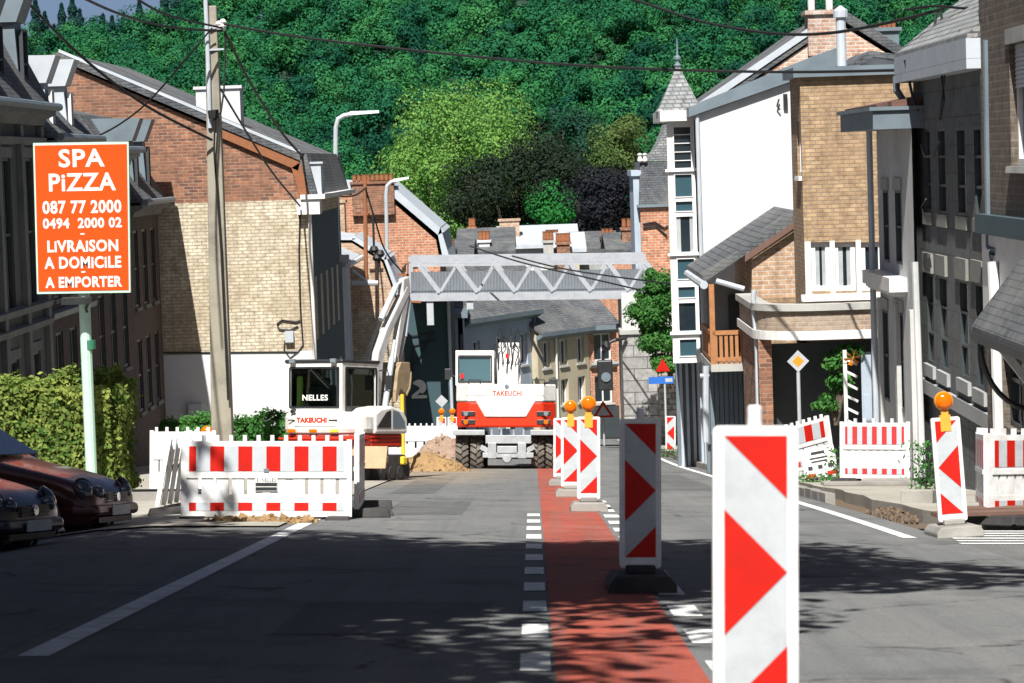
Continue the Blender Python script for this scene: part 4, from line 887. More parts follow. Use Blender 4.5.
    path = [V((xa, d+3.4, 0))]+arc+[V((9, yb, 0))]
    def band(z0, z1, off, nm, mt, th=.2):
        b = MB(); n_ = len(path); outs = []
        for i, p in enumerate(path):
            tv = (path[min(n_-1, i+1)]-path[max(0, i-1)]).normalized(); nn = V((tv.y, -tv.x, 0)); nn = nn if nn.dot(p-V((8, 62, 0))) > 0 else -nn
            outs.append((p+nn*off, p+nn*(off-th)))
        for (p, q_), (p2, q2) in zip(outs[:-1], outs[1:]):
            for e in ([p+UZ*z0, p2+UZ*z0, p2+UZ*z1, p+UZ*z1], [q_+UZ*z0, q2+UZ*z0, q2+UZ*z1, q_+UZ*z1], [p+UZ*z1, p2+UZ*z1, q2+UZ*z1, q_+UZ*z1], [p+UZ*z0, p2+UZ*z0, q2+UZ*z0, q_+UZ*z0]): b.poly(e)
        b.build(nm, M[mt], T, rel)
    zc = P(810, 311, yb).z; z1 = P(810, 331, yb).z; z2 = P(810, 340, yb).z
    band(z1, zc, 0, 'balcony_parapet', 'brick_tanlight'); band(zc+.002, zc+.13, .08, 'balcony_capping', 'stone', .36); band(z2, z1-.003, .06, 'balcony_band', 'whitepaint', .3)
    k = MB(); k.poly([p+UZ*(z2+.08) for p in path]+[V((9, d+3.4, z2+.08))]); k.build('balcony_floor', M['grey_render'], T, rel)
    # recess below: dark sheet paints garage mouth and balcony shade; side pier of brick
    k = MB(); k.box(P(764, 400, d).x, P(905, 400, d).x, d-.03, d-.003, zb, P(800, 343, d).z); k.build('garage_door', M['frame_dark'], T, rel)
    k = MB(); px_ = P(757, 380, d-1.2); k.box(xa+.02, xa+.28, d-1.0, d+3, zb, z2-.003); k.build('brick_pier', M['brick_red'], T, rel)
    k = MB(); k.tube([P(754, 290, d-.6), P(753, 300, d-.6), P(757, 345, d-.6), P(759, 440, d-.6)], .05, 8); k.build('drainpipe', M['zinc'], T, rel)

    # low brick wing with sloping slate roof and timber balcony
    d = 60.2; T, rel = house('brick_wing', 'low brick wing with a steep slate roof sloping left over a small timber balcony', P(752, 300, d).x, d)
    q = lambda a, b, y=d: P(a, b, y)
    w = [q(752, 310), q(800, 310), q(800, 222), q(752, 255)]; m = MB(); m.prism(w, YV*5); m.build('wall', M['brick_tan'], T, rel)
    m = MB(); z0 = q(760, 311).z; m.box(w[0].x-.02, w[1].x, d-.02, d+.2, z0-.9, z0+.28); m.build('lower_wall', M['brick_brown'], T, rel)
    r = MB(); r.prism([q(703, 276, d-.14), q(799, 211, d-.14), q(799, 219, d-.14), q(703, 283, d-.14)], YV*6); r.build('roof', M['slate'], T, rel)
    r = MB(); r.prism([q(745, 255, d-.2), q(799, 219, d-.2), q(799, 225, d-.2), q(745, 262, d-.2)], YV*.05); r.build('barge_board', M['wooddark'], T, rel)
    g = MB(); a = q(704, 285, d-.5); g.tube([a, a+YV*6], .09, 8); g.tube([q(716, 281, d-.55), q(744, 289, d-.55)], .06, 8); g.build('gutter', M['zinc'], T, rel)
    # rear dark wall under the roof and the posts
    b = MB(); b.box(q(706, 300, d+3).x, q(752, 300, d+3).x, d+3, d+3.2, q(720, 445, d+3).z, q(720, 284, d+3).z); b.build('back_wall', M['grey_render'], T, rel)
    b = MB(); b.box(q(728, 300, d+2.97).x, q(741, 300, d+2.97).x, d+2.9, d+2.98, q(730, 362, d+3).z, q(730, 295, d+3).z); b.build('terrace_door', M['frame_dark'], T, rel)
    zf = q(725, 362).z; x0, x1 = q(711, 345).x, q(750, 345).x
    b = MB(); b.box(x0-.05, x1, d-.6, d+3, zf-.16, zf); b.build('balcony_floor', M['stone'], T, rel)
    b = MB(); zr = q(725, 331).z
    b.bar(V((x0, d-.55, zr)), V((x1, d-.55, zr)), .1, .09); b.bar(V((x0, d-.55, zf+.1)), V((x1, d-.55, zf+.1)), .08, .08); b.bar(V((x0, d-.55, zr)), V((x0, d+2.4, zr)), .1, .09); b.bar(V((x0, d-.55, zf+.1)), V((x0, d+2.4, zf+.1)), .08, .08)
    for i in range(8): b.box(x0+.03+(x1-x0)*i/7.5, x0+.1+(x1-x0)*i/7.5, d-.58, d-.53, zf, zr)
    for i in range(1, 12): b.box(x0-.03, x0+.03, d-.55+.25*i, d-.49+.25*i, zf, zr)
    b.box(x0-.05, x0+.06, d-.6, d-.49, zf, q(715, 284, d-.5).z); b.build('timber_railing', M['wood'], T, rel)
    # garage doors under the terrace
    b = MB()
    for i in range(9):
        xx = x0-.1+(x1-x0+.1)*i/9; b.box(xx, xx+.09, d+.9, d+1.0, gz(x0, d)-.3, zf-.2)
    b.box(x0-.1, x1, d+1.0, d+1.05, gz(x0, d)-.3, zf-.2); b.build('garage_door', M['zincdark'], T, rel)
    b = MB(); b.tube([q(706, 366, d-.4), q(706, 442, d-.4)], .07, 8); b.tube([q(700, 376, d-.4), q(709, 376, d-.4)], .05, 8); b.build('downpipe', M['zinc'], T, rel)
M['palegrey'] = render_wall('pale_grey_render', (.48, .49, .49), (.3, .31, .31), .8)
M['brick_tanlight'] = brick('brick_parapet', (.38, .29, .21), (.26, .19, .14), (.36, .3, .24), .16, .09, .016, (.3, .25, .2), .5, 1.5)
M['wooddark'] = paint('wood_dark', (.13, .07, .05), (.08, .05, .04), .7, 0, 8, .5)
right_mid()

def right_far():
    # white gable with the glazed oriel
    d = 66.5; T, rel = house('white_house', 'white rendered house with a glazed white oriel tower and a dark slanted roof edge', 3.8, d)
    q = lambda a, b, y=d: P(a, b, y)
    zb = gz(4.4, d)-.7; xa, xb = q(703, 250).x, 7.6; ztl, ztr = q(703, 114).z, q(796, 80).z; s = (ztr-ztl)/(q(796, 80).x-xa)
    m = MB(); m.prism([V((xa, d, zb)), V((xb, d, zb)), V((xb, d, ztl+s*(xb-xa))), V((xa, d, ztl))], YV*7); m.build('wall', M['white_wall'], T, rel)
    r = MB(); r.prism([V((xa-.25, d-.16, ztl-.06)), V((xb, d-.16, ztl+s*(xb-xa)+.003)), V((xb, d-.16, ztl+s*(xb-xa)+.42)), V((xa+.5, d-.16, ztl+.42)), V((xa-.25, d-.16, ztl+.16))], YV*7.3); r.build('roof', M['zincdark'], T, rel)
    k = MB(); k.box(q(783, 96).x, q(787, 96).x, d-.1, d-.003, q(786, 108).z, q(786, 94).z); k.tube([q(779, 99, d-.1), q(777, 106, d-.1), q(780, 110, d-.1)], .02, 6); k.build('wall_fitting', M['black'], T, rel)
    # oriel: four storeys of glazed front, overhanging the street
    yo = d+1.2; xo0, xo1 = q(670, 250, yo).x, q(697.5, 250, yo).x; zt = q(684, 121, yo).z; zo = q(684, 363, yo).z; o = V((xo0, yo, zo)); Hh = zt-zo; L = xo1-xo0
    rows = [(126, 169), (173.5, 197.5), (200.5, 212), (215.5, 253), (258, 280), (286, 298.5), (302, 332), (338.5, 357)]
    hs = []
    for a, b in rows:
        za, zb_ = q(684, b, yo).z-zo, q(684, a, yo).z-zo; hs.append((L*.22, L*.9, za, zb_))
    m = MB(); wallgrid(m, o, XV, L, Hh, hs, -YV, .05)
    m.poly([V((xo0, yo, zo)), V((xo0+.22, yo+3.2, zo)), V((xo0+.22, yo+3.2, zt)), V((xo0, yo, zt))]); m.poly([V((xo1, yo, zo)), V((xo1, yo+3, zo)), V((xo1, yo+3, zt)), V((xo1, yo, zt))]); m.poly([V((xo0, yo, zo)), V((xo1, yo, zo)), V((xo1, yo+3.2, zo)), V((xo0+.22, yo+3.2, zo))])
    O = m.build('oriel', M['whitepaint'], T, rel)
    for i, h in enumerate(hs): window(O, rel, o, XV, -YV, h, 'frame_white', 'glass' if i in (0, 3, 6) else 'tealpanel', .05, (1, 5 if i == 0 else 1), .025, curtain=.8 if i == 3 else 0)
    for py in (170, 254, 333): MB().box(xo0-.06, xo1+.05, yo-.07, yo-.003, q(684, py+1.5, yo).z, q(684, py-1.5, yo).z).build('oriel_rail', M['frame_white'], O, rel)
    k = MB(); k.box(xo0-.16, xa+.9, yo-.3, yo+3.4, zt+.003, zt+.26); k.build('oriel_eave', M['whitepaint'], T, rel)
    # shadowed strip between oriel and gable
    k = MB(); k.box(xo1+.004, xa+.3, d+1.9, d+2.2, zb, zt); k.build('recess_wall', M['bluegrey'], T, rel)
    k = MB(); hz = [(128, 178), (214, 262), (285, 330)]
    for a, b in hz: MB().box(xo1+.03, xo1+.13, d+1.86, d+1.897, q(699, b, d+1.9).z, q(699, a, d+1.9).z).build('slit_window', M['glass'], T, rel)
    k = MB(); k.tube([V((xa-.05, d-.05, ztl)), V((xa-.05, d-.05, zb))], .05, 8); k.build('drainpipe', M['zinc'], T, rel)
    # shaded shopfront below the oriel
    k = MB(); k.box(xo0+.2, xa-.003, yo+2.9, yo+3.1, zb, zo-.003); k.build('shopfront', M['zincdark'], T, rel)
    k = MB()
    for f in (.15, .42, .7): MB().box(xo0+.2+(xa-xo0)*f*.8, xo0+.27+(xa-xo0)*f*.8, yo+2.8, yo+2.897, zb, zo-.1).build('shopfront_post', M['zinc'], T, rel)
    # slate spire with ball finial
    zs = zt+.26; cx, cy = (xo0+xa)/2+.02, yo+1.2; zp = q(686, 66, cy).z; b = (xa-xo0)/2+.2; S = MB(); lv = [(1, 0), (.86, .1), (.68, .3), (.46, .54), (.24, .79), (.08, 1)]
    vs = []
    for w_, t in lv:
        for sx, sy in ((-1, -1), (1, -1), (1, 1), (-1, 1)): vs.append(V((cx+sx*b*w_, cy+sy*b*w_, zs+(zp-zs)*t)))
    S.add(vs, [(4*i+j, 4*i+(j+1) % 4, 4*i+4+(j+1) % 4, 4*i+4+j) for i in range(5) for j in range(4)]); sp = S.build('spire', M['slatelight'], T, rel)
    k = MB(); k.lathe([(.07, 0), (.1, .05), (.05, .1), (.04, .15), (.085, .2), (.085, .25), (.03, .3), (.02, .45), (.012, .7), (0, .71)], (cx, cy, zp-.03), seg=12); k.build('finial', M['zincdark'], sp, rel)

    # brick house with slate mansard just beyond the oriel
    d2 = 103.5; T, rel = house('mansard_house', 'orange brick house with a slate mansard between the bridge and the white oriel', 3, d2)
    xa, xb = q(641, 230, d2).x, q(674, 230, d2).x; z1 = q(655, 207, d2).z; z2 = q(655, 162, d2).z; zb = gz(3.5, d2)-.7; ztop = q(655, 124, d2).z
    m = MB(); m.box(xa, xb+1.5, d2, d2+6, zb, z1); m.build('wall', M['brick_orange'], T, rel)
    k = MB(); k.box(xa-.12, xb+1.5, d2-.14, d2+6.1, z1, z1+.1); k.build('cornice', M['zincdark'], T, rel)
    r = MB(); r.prism([V((xa-.05, d2-.06, z1+.1)), V((xb+1.5, d2-.06, z1+.1)), V((xb+1.5, d2+.3, z2)), V((xa+.05, d2+.3, z2))], YV*5.5); mr = r.build('mansard_roof', M['slate'], T, rel)
    # flared slate roof rising behind to the right
    r = MB(); f = [(645, 161), (655, 150), (661, 138), (666, 124), (690, 124), (690, 161)]; r.prism([q(a, b_, d2+1) for a, b_ in f], YV*3); r.build('flared_roof', M['slatelight'], T, rel)
    k = MB()
    for px in (640, 645): k.lathe([(.07, 0), (.1, .05), (.06, .2), (.11, .28), (.02, .33)], q(px, 162, d2+.2), seg=10)
    k.build('ridge_finial', M['whitepaint'], mr, rel)
    k = MB(); k.box(q(634, 200, d2).x, q(640, 200, d2).x, d2+.3, d2+4, zb, q(637, 172, d2).z); k.box(q(632, 200, d2).x, q(642, 200, d2).x, d2+.2, d2+4.1, q(637, 176, d2).z, q(637, 172, d2).z+.06); k.build('pale_side_bay', M['bluegrey'], T, rel)
    k = MB(); pp = lambda a, b_: P(a, b_, d2-.06); k.tube([pp(643, 224), pp(655, 222), pp(664, 228), pp(668, 226)], .03, 6); k.tube([pp(643, 228), pp(656, 226), pp(667, 236)], .03, 6); k.build('cable_run', M['cable'], T, rel)

    # big brick gable house behind, with chimney
    d3 = 74.5; T, rel = house('gable_house', 'large brick gable with a tall two-pot chimney rising behind the white house', 6, d3)
    g = [(700, 135), (700, 118), (818, 38), (836, 22), (907, 66), (907, 135)]
    q3 = [q(a, b_, d3) for a, b_ in g]; q3[0].z = q3[5].z = gz(5, d3)-.5; m = MB(); m.prism(q3, YV*8); m.build('wall', M['brick_orange2'], T, rel)
    r = MB(); a = [q(692, 121, d3-.08), q(822, 33, d3-.08)]; r.prism([a[0], a[1], a[1]+UZ*.42, a[0]+UZ*.3], YV*8.4)
    a = [q(838, 17, d3-.08), q(915, 66, d3-.08)]; r.prism([a[0], a[1], a[1]+UZ*.3, a[0]+UZ*.3], YV*8.8); r.build('roof', M['slate'], T, rel)
    v_ = MB(); a = [q(690, 121, d3-.12), q(822, 31, d3-.12)]; v_.prism([a[0]+UZ*.12, a[1]+UZ*.12, a[1]+UZ*.32, a[0]+UZ*.32], YV*.3); v_.build('verge_flashing', M['zinc'], T, rel)
    c = MB(); x0, x1 = q(807, 30, d3).x, q(837, 30, d3).x; zc = q(822, 15, d3).z; c.box(x0, x1, d3-.3, d3+.6, q(820, 56, d3).z, zc); c.box(x0-.08, x1+.08, d3-.38, d3+.68, zc, zc+.12); ch = c.build('chimney', M['brick_pale'], T, rel)
    for f in (.18, .78):
        p = MB(); p.lathe([(.09, 0), (.1, .3), (.12, .32), (.12, .36), (.07, .36)], (x0+(x1-x0)*f, d3+.1, zc+.12), seg=10); p.build('chimney_pot', M['whitepaint'], ch, rel)
    c = MB(); x0, x1 = q(877, 40, d3+4).x, q(899, 40, d3+4).x; z0, z1 = q(888, 70, d3+4).z, q(888, 31, d3+4).z; c.box(x0, x1, d3+4, d3+4.8, z0, z1); c.box(x0-.08, x1+.08, d3+3.92, d3+4.88, z1, z1+.1)
    ch = c.build('rear_chimney', M['zincdark'], T, rel)
    for f in (.15, .35, .55, .75):
        p = MB(); p.lathe([(.06, 0), (.07, .16), (.04, .16)], (x0+(x1-x0)*f+.05, d3+4.3, z1+.1), seg=8); p.build('chimney_pot', M['rust'], ch, rel)
M['tealpanel'] = flat('teal_panel', (.03, .07, .09), .25)
M['brick_orange2'] = brick('brick_mottled', (.52, .27, .17), (.42, .2, .13), (.55, .48, .42), .25, .1, .02, (.55, .48, .42), .55, .6)
M['brick_pale'] = brick('brick_chimney', (.4, .17, .1), (.42, .3, .24), (.45, .4, .34), .25, .1, .02, (.55, .5, .48), .6, 1)
right_far()
# ------------------------------------------------------------------ lettering
def lettering(txt, size, mat, parent, Mx, name='lettering', width=None, bold=.0, ext=.001, spacing=1.08):
    cu = bpy.data.curves.new(name, 'FONT'); cu.body = txt; cu.size = size; cu.align_x = 'CENTER'; cu.align_y = 'CENTER'; cu.extrude = ext; cu.offset = bold; cu.space_character = spacing; cu.resolution_u = 3
    o = bpy.data.objects.new(name, cu); COL.objects.link(o); dg = bpy.context.evaluated_depsgraph_get(); me = bpy.data.meshes.new_from_object(o.evaluated_get(dg)); bpy.data.objects.remove(o)
    xs_ = [v.co.x for v in me.vertices]; w0 = max(xs_)-min(xs_); k = width/w0 if width else 1
    me.transform(Mx @ Matrix.Diagonal((k, 1, 1, 1))); me.materials.clear(); me.materials.append(mat)
    ob = bpy.data.objects.new(name, me); COL.objects.link(ob); ob.parent = parent; return ob
def faceM(x, y, z): return Matrix.Translation((x, y, z)) @ Matrix.Rotation(math.pi/2, 4, 'X')   # text readable from -y

# ------------------------------------------------------------------ guide beacons
def rrect(mb, w, h, y0, y1, z0, r=.02, mi=0, n=5, taper=0):
    pts = []
    for cx, cz, a in ((w/2-r, z0+r, -90), (w/2-r, z0+h-r, 0), (-w/2+r, z0+h-r, 90), (-w/2+r, z0+r, 180)):
        for i in range(n):
            t = math.radians(a+90*i/(n-1)); pts.append(V((cx+r*math.cos(t), y0, cz+r*math.sin(t))))
    mb.prism(pts, (0, y1-y0, 0), mi)
def beacon(label, x, y, ang=0, mirror=1, lamp=False, stub=True, lean=0, sc_=1.17, base='rubber'):
    Mx = ground_frame(x, y, ang) @ Matrix.Rotation(lean, 4, 'Y') @ Matrix.Scale(sc_, 4)
    T = thing('guide_beacon', label, 'road beacon', M=Mx, group='red and white guide beacons')
    b = MB(); pts = [(-.2, .0), (.2, 0), (.2, .05), (.16, .1), (-.16, .1), (-.2, .05)]
    b.prism([V((p[0], -.4, p[1])) for p in pts], (0, .8, 0)); b.box(-.09, .09, -.1, .1, .1, .15); b.build('foot_plate', M[base], T, bevel=.012)
    m = MB(); z0 = .13; W2 = .125
    rrect(m, .25, .895, -.022, .022, z0, .022); m.prism([V((-.1, -.018, z0+.01)), V((.1, -.018, z0+.01)), V((.03, -.018, z0-.05)), V((-.03, -.018, z0-.05))], (0, .036, 0))
    # recessed reflective sheet and its chevrons, both sides
    iw, zt = .0925, z0+.865; H1 = .185; q = [[(-iw, zt), (iw, zt), (iw, zt-H1)], [(-iw, zt-.215), (iw, zt-.4), (-iw, zt-.585)], [(iw, zt-.615), (iw, zt-.8), (-iw, zt-.8)]]
    zb_ = zt-.8
    for yy, fl in ((-.0235, 1), (.0235, -1)):
        m.prism([V((-iw, yy, zb_)), V((iw, yy, zb_)), V((iw, yy, zt)), V((-iw, yy, zt))], (0, -.001*fl, 0), 1)
        for t in q: m.poly([V((a*mirror, yy-.003*fl, c)) for a, c in t], 2)
    m.build('panel', [M['whiteplastic'], M['whitefilm'], M['redfilm']], T)
    s = MB(); s.box(-.025, .025, -.025, .025, .02, .14); s.build('stem', M['whiteplastic'], T); s = MB()
    if stub: s.lathe([(.0, z0+.85), (.022, z0+.85), (.022, z0+.945), (.018, z0+.955), (0, z0+.955)], seg=14); s.build('top_stub', M['whiteplastic'], T)
    if lamp:
        k = MB(); zl = z0+.895; k.box(-.045, .045, -.03, .03, zl-.12, zl+.02); k.box(-.03, .03, -.025, .025, zl+.02, zl+.06); k.lathe([(.0, -.035), (.077, -.035), (.084, 0), (.077, .035), (0, .035)], (0, 0, zl+.14), 'y', 22)
        L_ = k.build('warning_lamp', M['lampbody'], T)
        k = MB()
        for s_ in (-1, 1): k.lathe([(.074, .036*s_), (.067, .053*s_), (.038, .066*s_), (0, .07*s_)], (0, 0, zl+.14), 'y', 22)
        k.build('lens', M['amber'], L_, smooth=True)
    return T
M['bluefilm'] = paint('blue_film', (.02, .12, .45), None, .45)
M['lampbody'] = paint('lamp_body', (.75, .3, .03), (.5, .2, .02), .45)
beacon('very large near red and white beacon cut off by the bottom edge', .725, 9.5, sc_=1.17)
beacon('shaded red and white beacon standing in the tree shadow, second nearest', .717, 19.5, base='rubber', lean=0)
beacon('sunlit red and white beacon with a raised amber lamp in the lane of beacons', .675, 35.4, lamp=True, stub=False, base='kerbstone')
beacon('red and white beacon half hidden behind the one with the big amber lamp', .54, 42.2, lamp=True, stub=False, base='kerbstone')
beacon('farthest sliver of beacon in the centre row, mostly hidden', .48, 49.5, stub=False, base='kerbstone')
beacon('tilted red and white beacon with amber lamp at the broken kerb on the right', 4.2, 28.0, mirror=-1, lamp=True, stub=False, lean=-.075, base='kerbstone')
q = P(664, 445, 88); beacon('distant small beacon in front of the rubble wall below the green bush', q.x, 84, mirror=-1, stub=False, sc_=1.2)
for px, y_, lb in ((441, 84, 'small distant lamp-topped beacon left of the wheeled excavator, the left one'), (452, 84.5, 'small distant lamp-topped beacon close against the wheeled excavator tyre')):
    q = P(px, 445, y_); beacon(lb, q.x, y_, lamp=True, stub=False)

# ------------------------------------------------------------------ plastic safety barriers
def barrier(label, Mx, L=2.0, n=11, group='white plastic safety barriers', stripes=True, plate=False, feet=True, rows=9, redfirst=True, film='greyfilm', hgt=1.0, closed=False, name='safety_barrier', slots=True, dark=False):
    T = thing(name, label, 'barrier', M=Mx, group=group)
    m = MB(); z0, z1 = .1, hgt; t = .03
    m.box(-L/2, -L/2+.06, -t, t, z0, z1); m.box(L/2-.06, L/2, -t, t, z0, z1)
    a, b = -L/2+.06, L/2-.06
    m.box(a, b, -t, t, z0, z0+.22); m.box(a, b, -t, t, z1-.4, z1-.02); m.box(a, b, -t-.01, t+.01, z1-.45, z1-.4)
    k = rows*2+1; w = (b-a)/k
    for i in range(k):
        gap = (i % 2 == 1) and not closed and not (plate and .36 < i/k < .66)
        if gap: m.box(a+w*i, a+w*(i+.55), -t*.8, t*.8, z0+.22, z1-.45); m.box(a+w*(i+.55), a+w*(i+1), -t*.8, t*.8, z0+.22, z0+.22+.04+.12*((i*7 % 5) == 1))
        else: m.box(a+w*i, a+w*(i+1), -t*(.8 if i % 2 == 0 else .6), t*(.8 if i % 2 == 0 else .6), z0+.22, z1-.45)
    for i in range(int(L/.16)):
        x = -L/2+.08+.16*i; m.box(x, x+.045, -t*.7, t*.7, z1-.02, z1+.05)
    m.build('panel', M['whiteplastic'], T)
    if stripes:
        for (za, zb_, ins, nm) in ((z1-.37, z1-.08, .035, 'upper_stripe'), (z0+.07, z0+.165, .035, 'lower_stripe')):
            s = MB(); x0, x1 = a+ins, b-ins; ww = (x1-x0)/(n-1)
            edges = [x0]+[x0+ww*(i+.5) for i in range(n-1)]+[x1]
            for i in range(n):
                r_ = (i % 2 == 0) == redfirst
                for sg in (-1, 1): s.prism([V((edges[i], sg*(t+.001), za)), V((edges[i+1], sg*(t+.001), za)), V((edges[i+1], sg*(t+.001), zb_)), V((edges[i], sg*(t+.001), zb_))], (0, sg*.004, 0), 0 if r_ else 1)
            s.build(nm, [M['redfilm2'] if dark else M['redfilm'], M[film]], T)
    if plate:
        p = MB(); p.box(-.13, .13, -t-.012, -t-.002, .4, .55); pl = p.build('name_plate', M['whitepaint'], T)
        p = MB(); p.box(-.125, .125, -t-.014, -t-.0125, .455, .497); p.box(-.125, .125, -t-.014, -t-.0125, .405, .445); p.build('blue_bar', M['black'], pl)
        lettering('E. NELLES', .06, M['black'], pl, faceM(.0, -t-.0145, .525), width=.22, ext=.001)
        p = MB(); p.box(-.03, .03, -t-.012, -t-.002, .62, .66); p.build('clip', M['zincdark'], T)
    if feet:
        for x in (-L/2+.15, L/2-.15):
            f = MB(); f.prism([V((x-.16, -.4, 0)), V((x+.16, -.4, 0)), V((x+.13, -.38, .11)), V((x-.13, -.38, .11))], (0, .8, 0)); f.build('foot', M['rubber'], T, bevel=.015)
    return T
M['redfilm2'] = paint('red_film_faded', (.42, .025, .03), (.33, .03, .03), .5, 0, 6, .4)
def span(pa, pb, d0, d1=None, dz=0, ang=None):
    """stand a barrier between two image columns at the given distances"""
    d1 = d1 or d0; A = P(pa, 500, d0); B = P(pb, 500, d1); L = math.hypot(B.x-A.x, B.y-A.y); c = (A+B)/2
    return ground_frame(c.x, c.y, math.atan2(B.y-A.y, B.x-A.x), dz), L
Mx, L = span(180, 351, 32.4, None, -.07); barrier('long white barrier with red and grey stripes and a name plate before the tracked excavator', Mx, L, 12, plate=True, rows=10)
Mx, L = span(356, 362, 32.9, 36.4); barrier('white barrier seen nearly end-on, closing the right side of the excavator pit', Mx, L, 9)
# barriers stacked leaning one against the other
for i in range(6):
    A = P(152+i*6.5, 497, 37.5+i*.3); Mx = Matrix.Translation((0, 0, 0)) @ ground_frame(A.x+.05, A.y, math.radians(97)) @ Matrix.Rotation(math.radians(17-i*1.5), 4, 'X')
    barrier(['white slatted barrier leaning at the front left of the leaning row', 'second white barrier of the leaning row', 'third white barrier of the leaning row', 'fourth white barrier of the leaning row', 'fifth white barrier of the leaning row', 'last white barrier of the leaning row, nearest the pole'][i], Mx, 1.9, stripes=False, feet=False)
Mx, L = span(150, 216, 43.0); T = barrier('plain white barrier behind the leaning row, by the concrete pole', Mx, L, stripes=False, feet=False)
Mx, L = span(390, 459, 78); barrier('white picket-like barrier between the two excavators behind the soil heap', Mx, L, stripes=False, rows=7)
Mx, L = span(841, 911, 45.2, 44.6, .12); barrier('closed white barrier with narrow dark red stripes before the narrow pale house', Mx, L, 13, closed=True, dark=True, rows=8, hgt=1.02)
Mx, L = span(766, 836, 51.0, 49.5, .14); barrier('crooked red and white barrier behind a white notice board, below the diamond sign', Mx @ Matrix.Rotation(math.radians(-11), 4, 'Y'), L, 9, hgt=.95)
Mx, L = span(986, 1062, 30.2, 30.9, .02); barrier('white barrier with bold red stripes cut off by the right edge', Mx, L, 9, rows=8, film='whitefilm', hgt=1.0)
Mx, L = span(978, 986, 32.6, 30.3, .02); barrier('white barrier seen end-on beside the one at the right edge', Mx, L, 9, rows=8)
# notice panel beside the crooked barrier
q = P(822, 450, 48.6); T = thing('notice_board', 'white notice board with dark marks leaning on the crooked barrier', 'notice board', M=ground_frame(q.x, 48.6, 0, .14) @ Matrix.Rotation(math.radians(-11), 4, 'Y') @ Matrix.Rotation(math.radians(-6), 4, 'X'))
m = MB(); m.box(-.3, .3, -.02, .02, .02, .56); m.build('board', M['whiteplastic'], T, bevel=.01)
m = MB(); m.box(-.16, .16, -.024, -.021, .36, .39); m.box(-.14, .14, -.024, -.021, .3, .33); m.box(-.12, .12, -.024, -.021, .44, .49); m.build('printed_lines', M['black'], T)
for xx in (-.22, 0, .22):
    m = MB(); m.box(xx*.8-.04, xx*.8+.04, -.025, -.021, .18, .25); m.build('slot', M['black'], T)
for xx in (-.3, .3):
    m = MB(); m.box(xx*.6-.08, xx*.6+.08, -.026, -.021, .05, .12); m.build('reflector', M['redfilm'], T)

# ------------------------------------------------------------------ pizza sign
def pizzasign():
    d = 41.5; c = [P(33, 143, d), P(128.5, 141.5, d), P(130.5, 292.5, d), P(37, 294, d)]; n = V((0, -1, 0)); ft = P(93, 500, d); ft.z = gz(ft.x, d)
    T = thing('pizza_sign', 'tall orange pizza sign on a pale green post in front of the hedge', 'sign', ft); rel = ft
    m = MB(); m.prism(c, (0, .08, 0)); m.build('frame', M['mintpaint'], T, rel)
    cc = sum(c, V((0, 0, 0)))/4; ins = [p+(cc-p).normalized()*.045+V((0, -.004, 0)) for p in c]; m = MB(); m.prism(ins, (0, -.003, 0)); B = m.build('face', M['orangepanel'], T, rel)
    m = MB(); m.tube([P(93.5, 520, d+.12), P(84, 292, d+.12)], .085, 12); m.build('post', M['mintpaint'], T, rel)
    m = MB(); m.tube([P(89.7, 340, d+.12), P(89.9, 349, d+.12)], .088, 12); m.build('post_band', M['greenband'], T, rel)
    m = MB(); a = P(80, 297, d-.05); m.box(a.x-.24, a.x+.16, d-.3, d+.05, a.z-.1, a.z+.0); lm = m.build('lamp_box', M['black'], T, rel)
    m = MB(); m.tube([P(88, 296, d), P(89, 303, d-.03), P(86, 308, d), P(87, 312, d+.05)], .02, 6); m.build('cable', M['cable'], T, rel)
    rt = math.radians(.8)
    for txt, y_, h, w, bl in (('SPA', 159, 17, 46, .009), ('PiZZA', 183, 17, 67, .009), ('087 77 2000', 207.5, 12, 79, .008), ('0494  2000 02', 223.5, 9.5, 79, .007), ('-', 234, 9, 4, .01), ('LiVRAiSON', 246.5, 11, 71, .008), ('A DOMiCiLE', 263, 11, 77, .008), ('-', 272, 9, 4, .01), ('A EMPORTER', 282.5, 10, 77, .008)):
        px = 80.5+(y_-143)*.022; p = P(px, y_, d-.0085)-rel
        if txt == '-':
            k = MB(); k.box(p.x-.03, p.x+.03, p.y-.004, p.y, p.z-.01, p.z+.012); k.build('lettering', M['letterwhite'], T); continue
        lettering(txt, h/F*d/.7, M['letterwhite'], T, Matrix.Translation(p) @ Matrix.Rotation(rt, 4, 'Y') @ Matrix.Rotation(math.pi/2, 4, 'X'), 'lettering', w/F*d, bl)
M['mintpaint'] = paint('mint_paint', (.42, .6, .5), (.34, .5, .42), .5, 0, 4, .4)
M['greenband'] = paint('green_band', (.03, .16, .09), None, .5)
M['orangepanel'] = paint('orange_panel', (.6, .062, .004), (.5, .055, .006), .5, 0, 1.5, .45, spec=.2)
M['letterwhite'] = paint('letter_white', (.62, .62, .6), (.52, .52, .5), .5)
pizzasign()

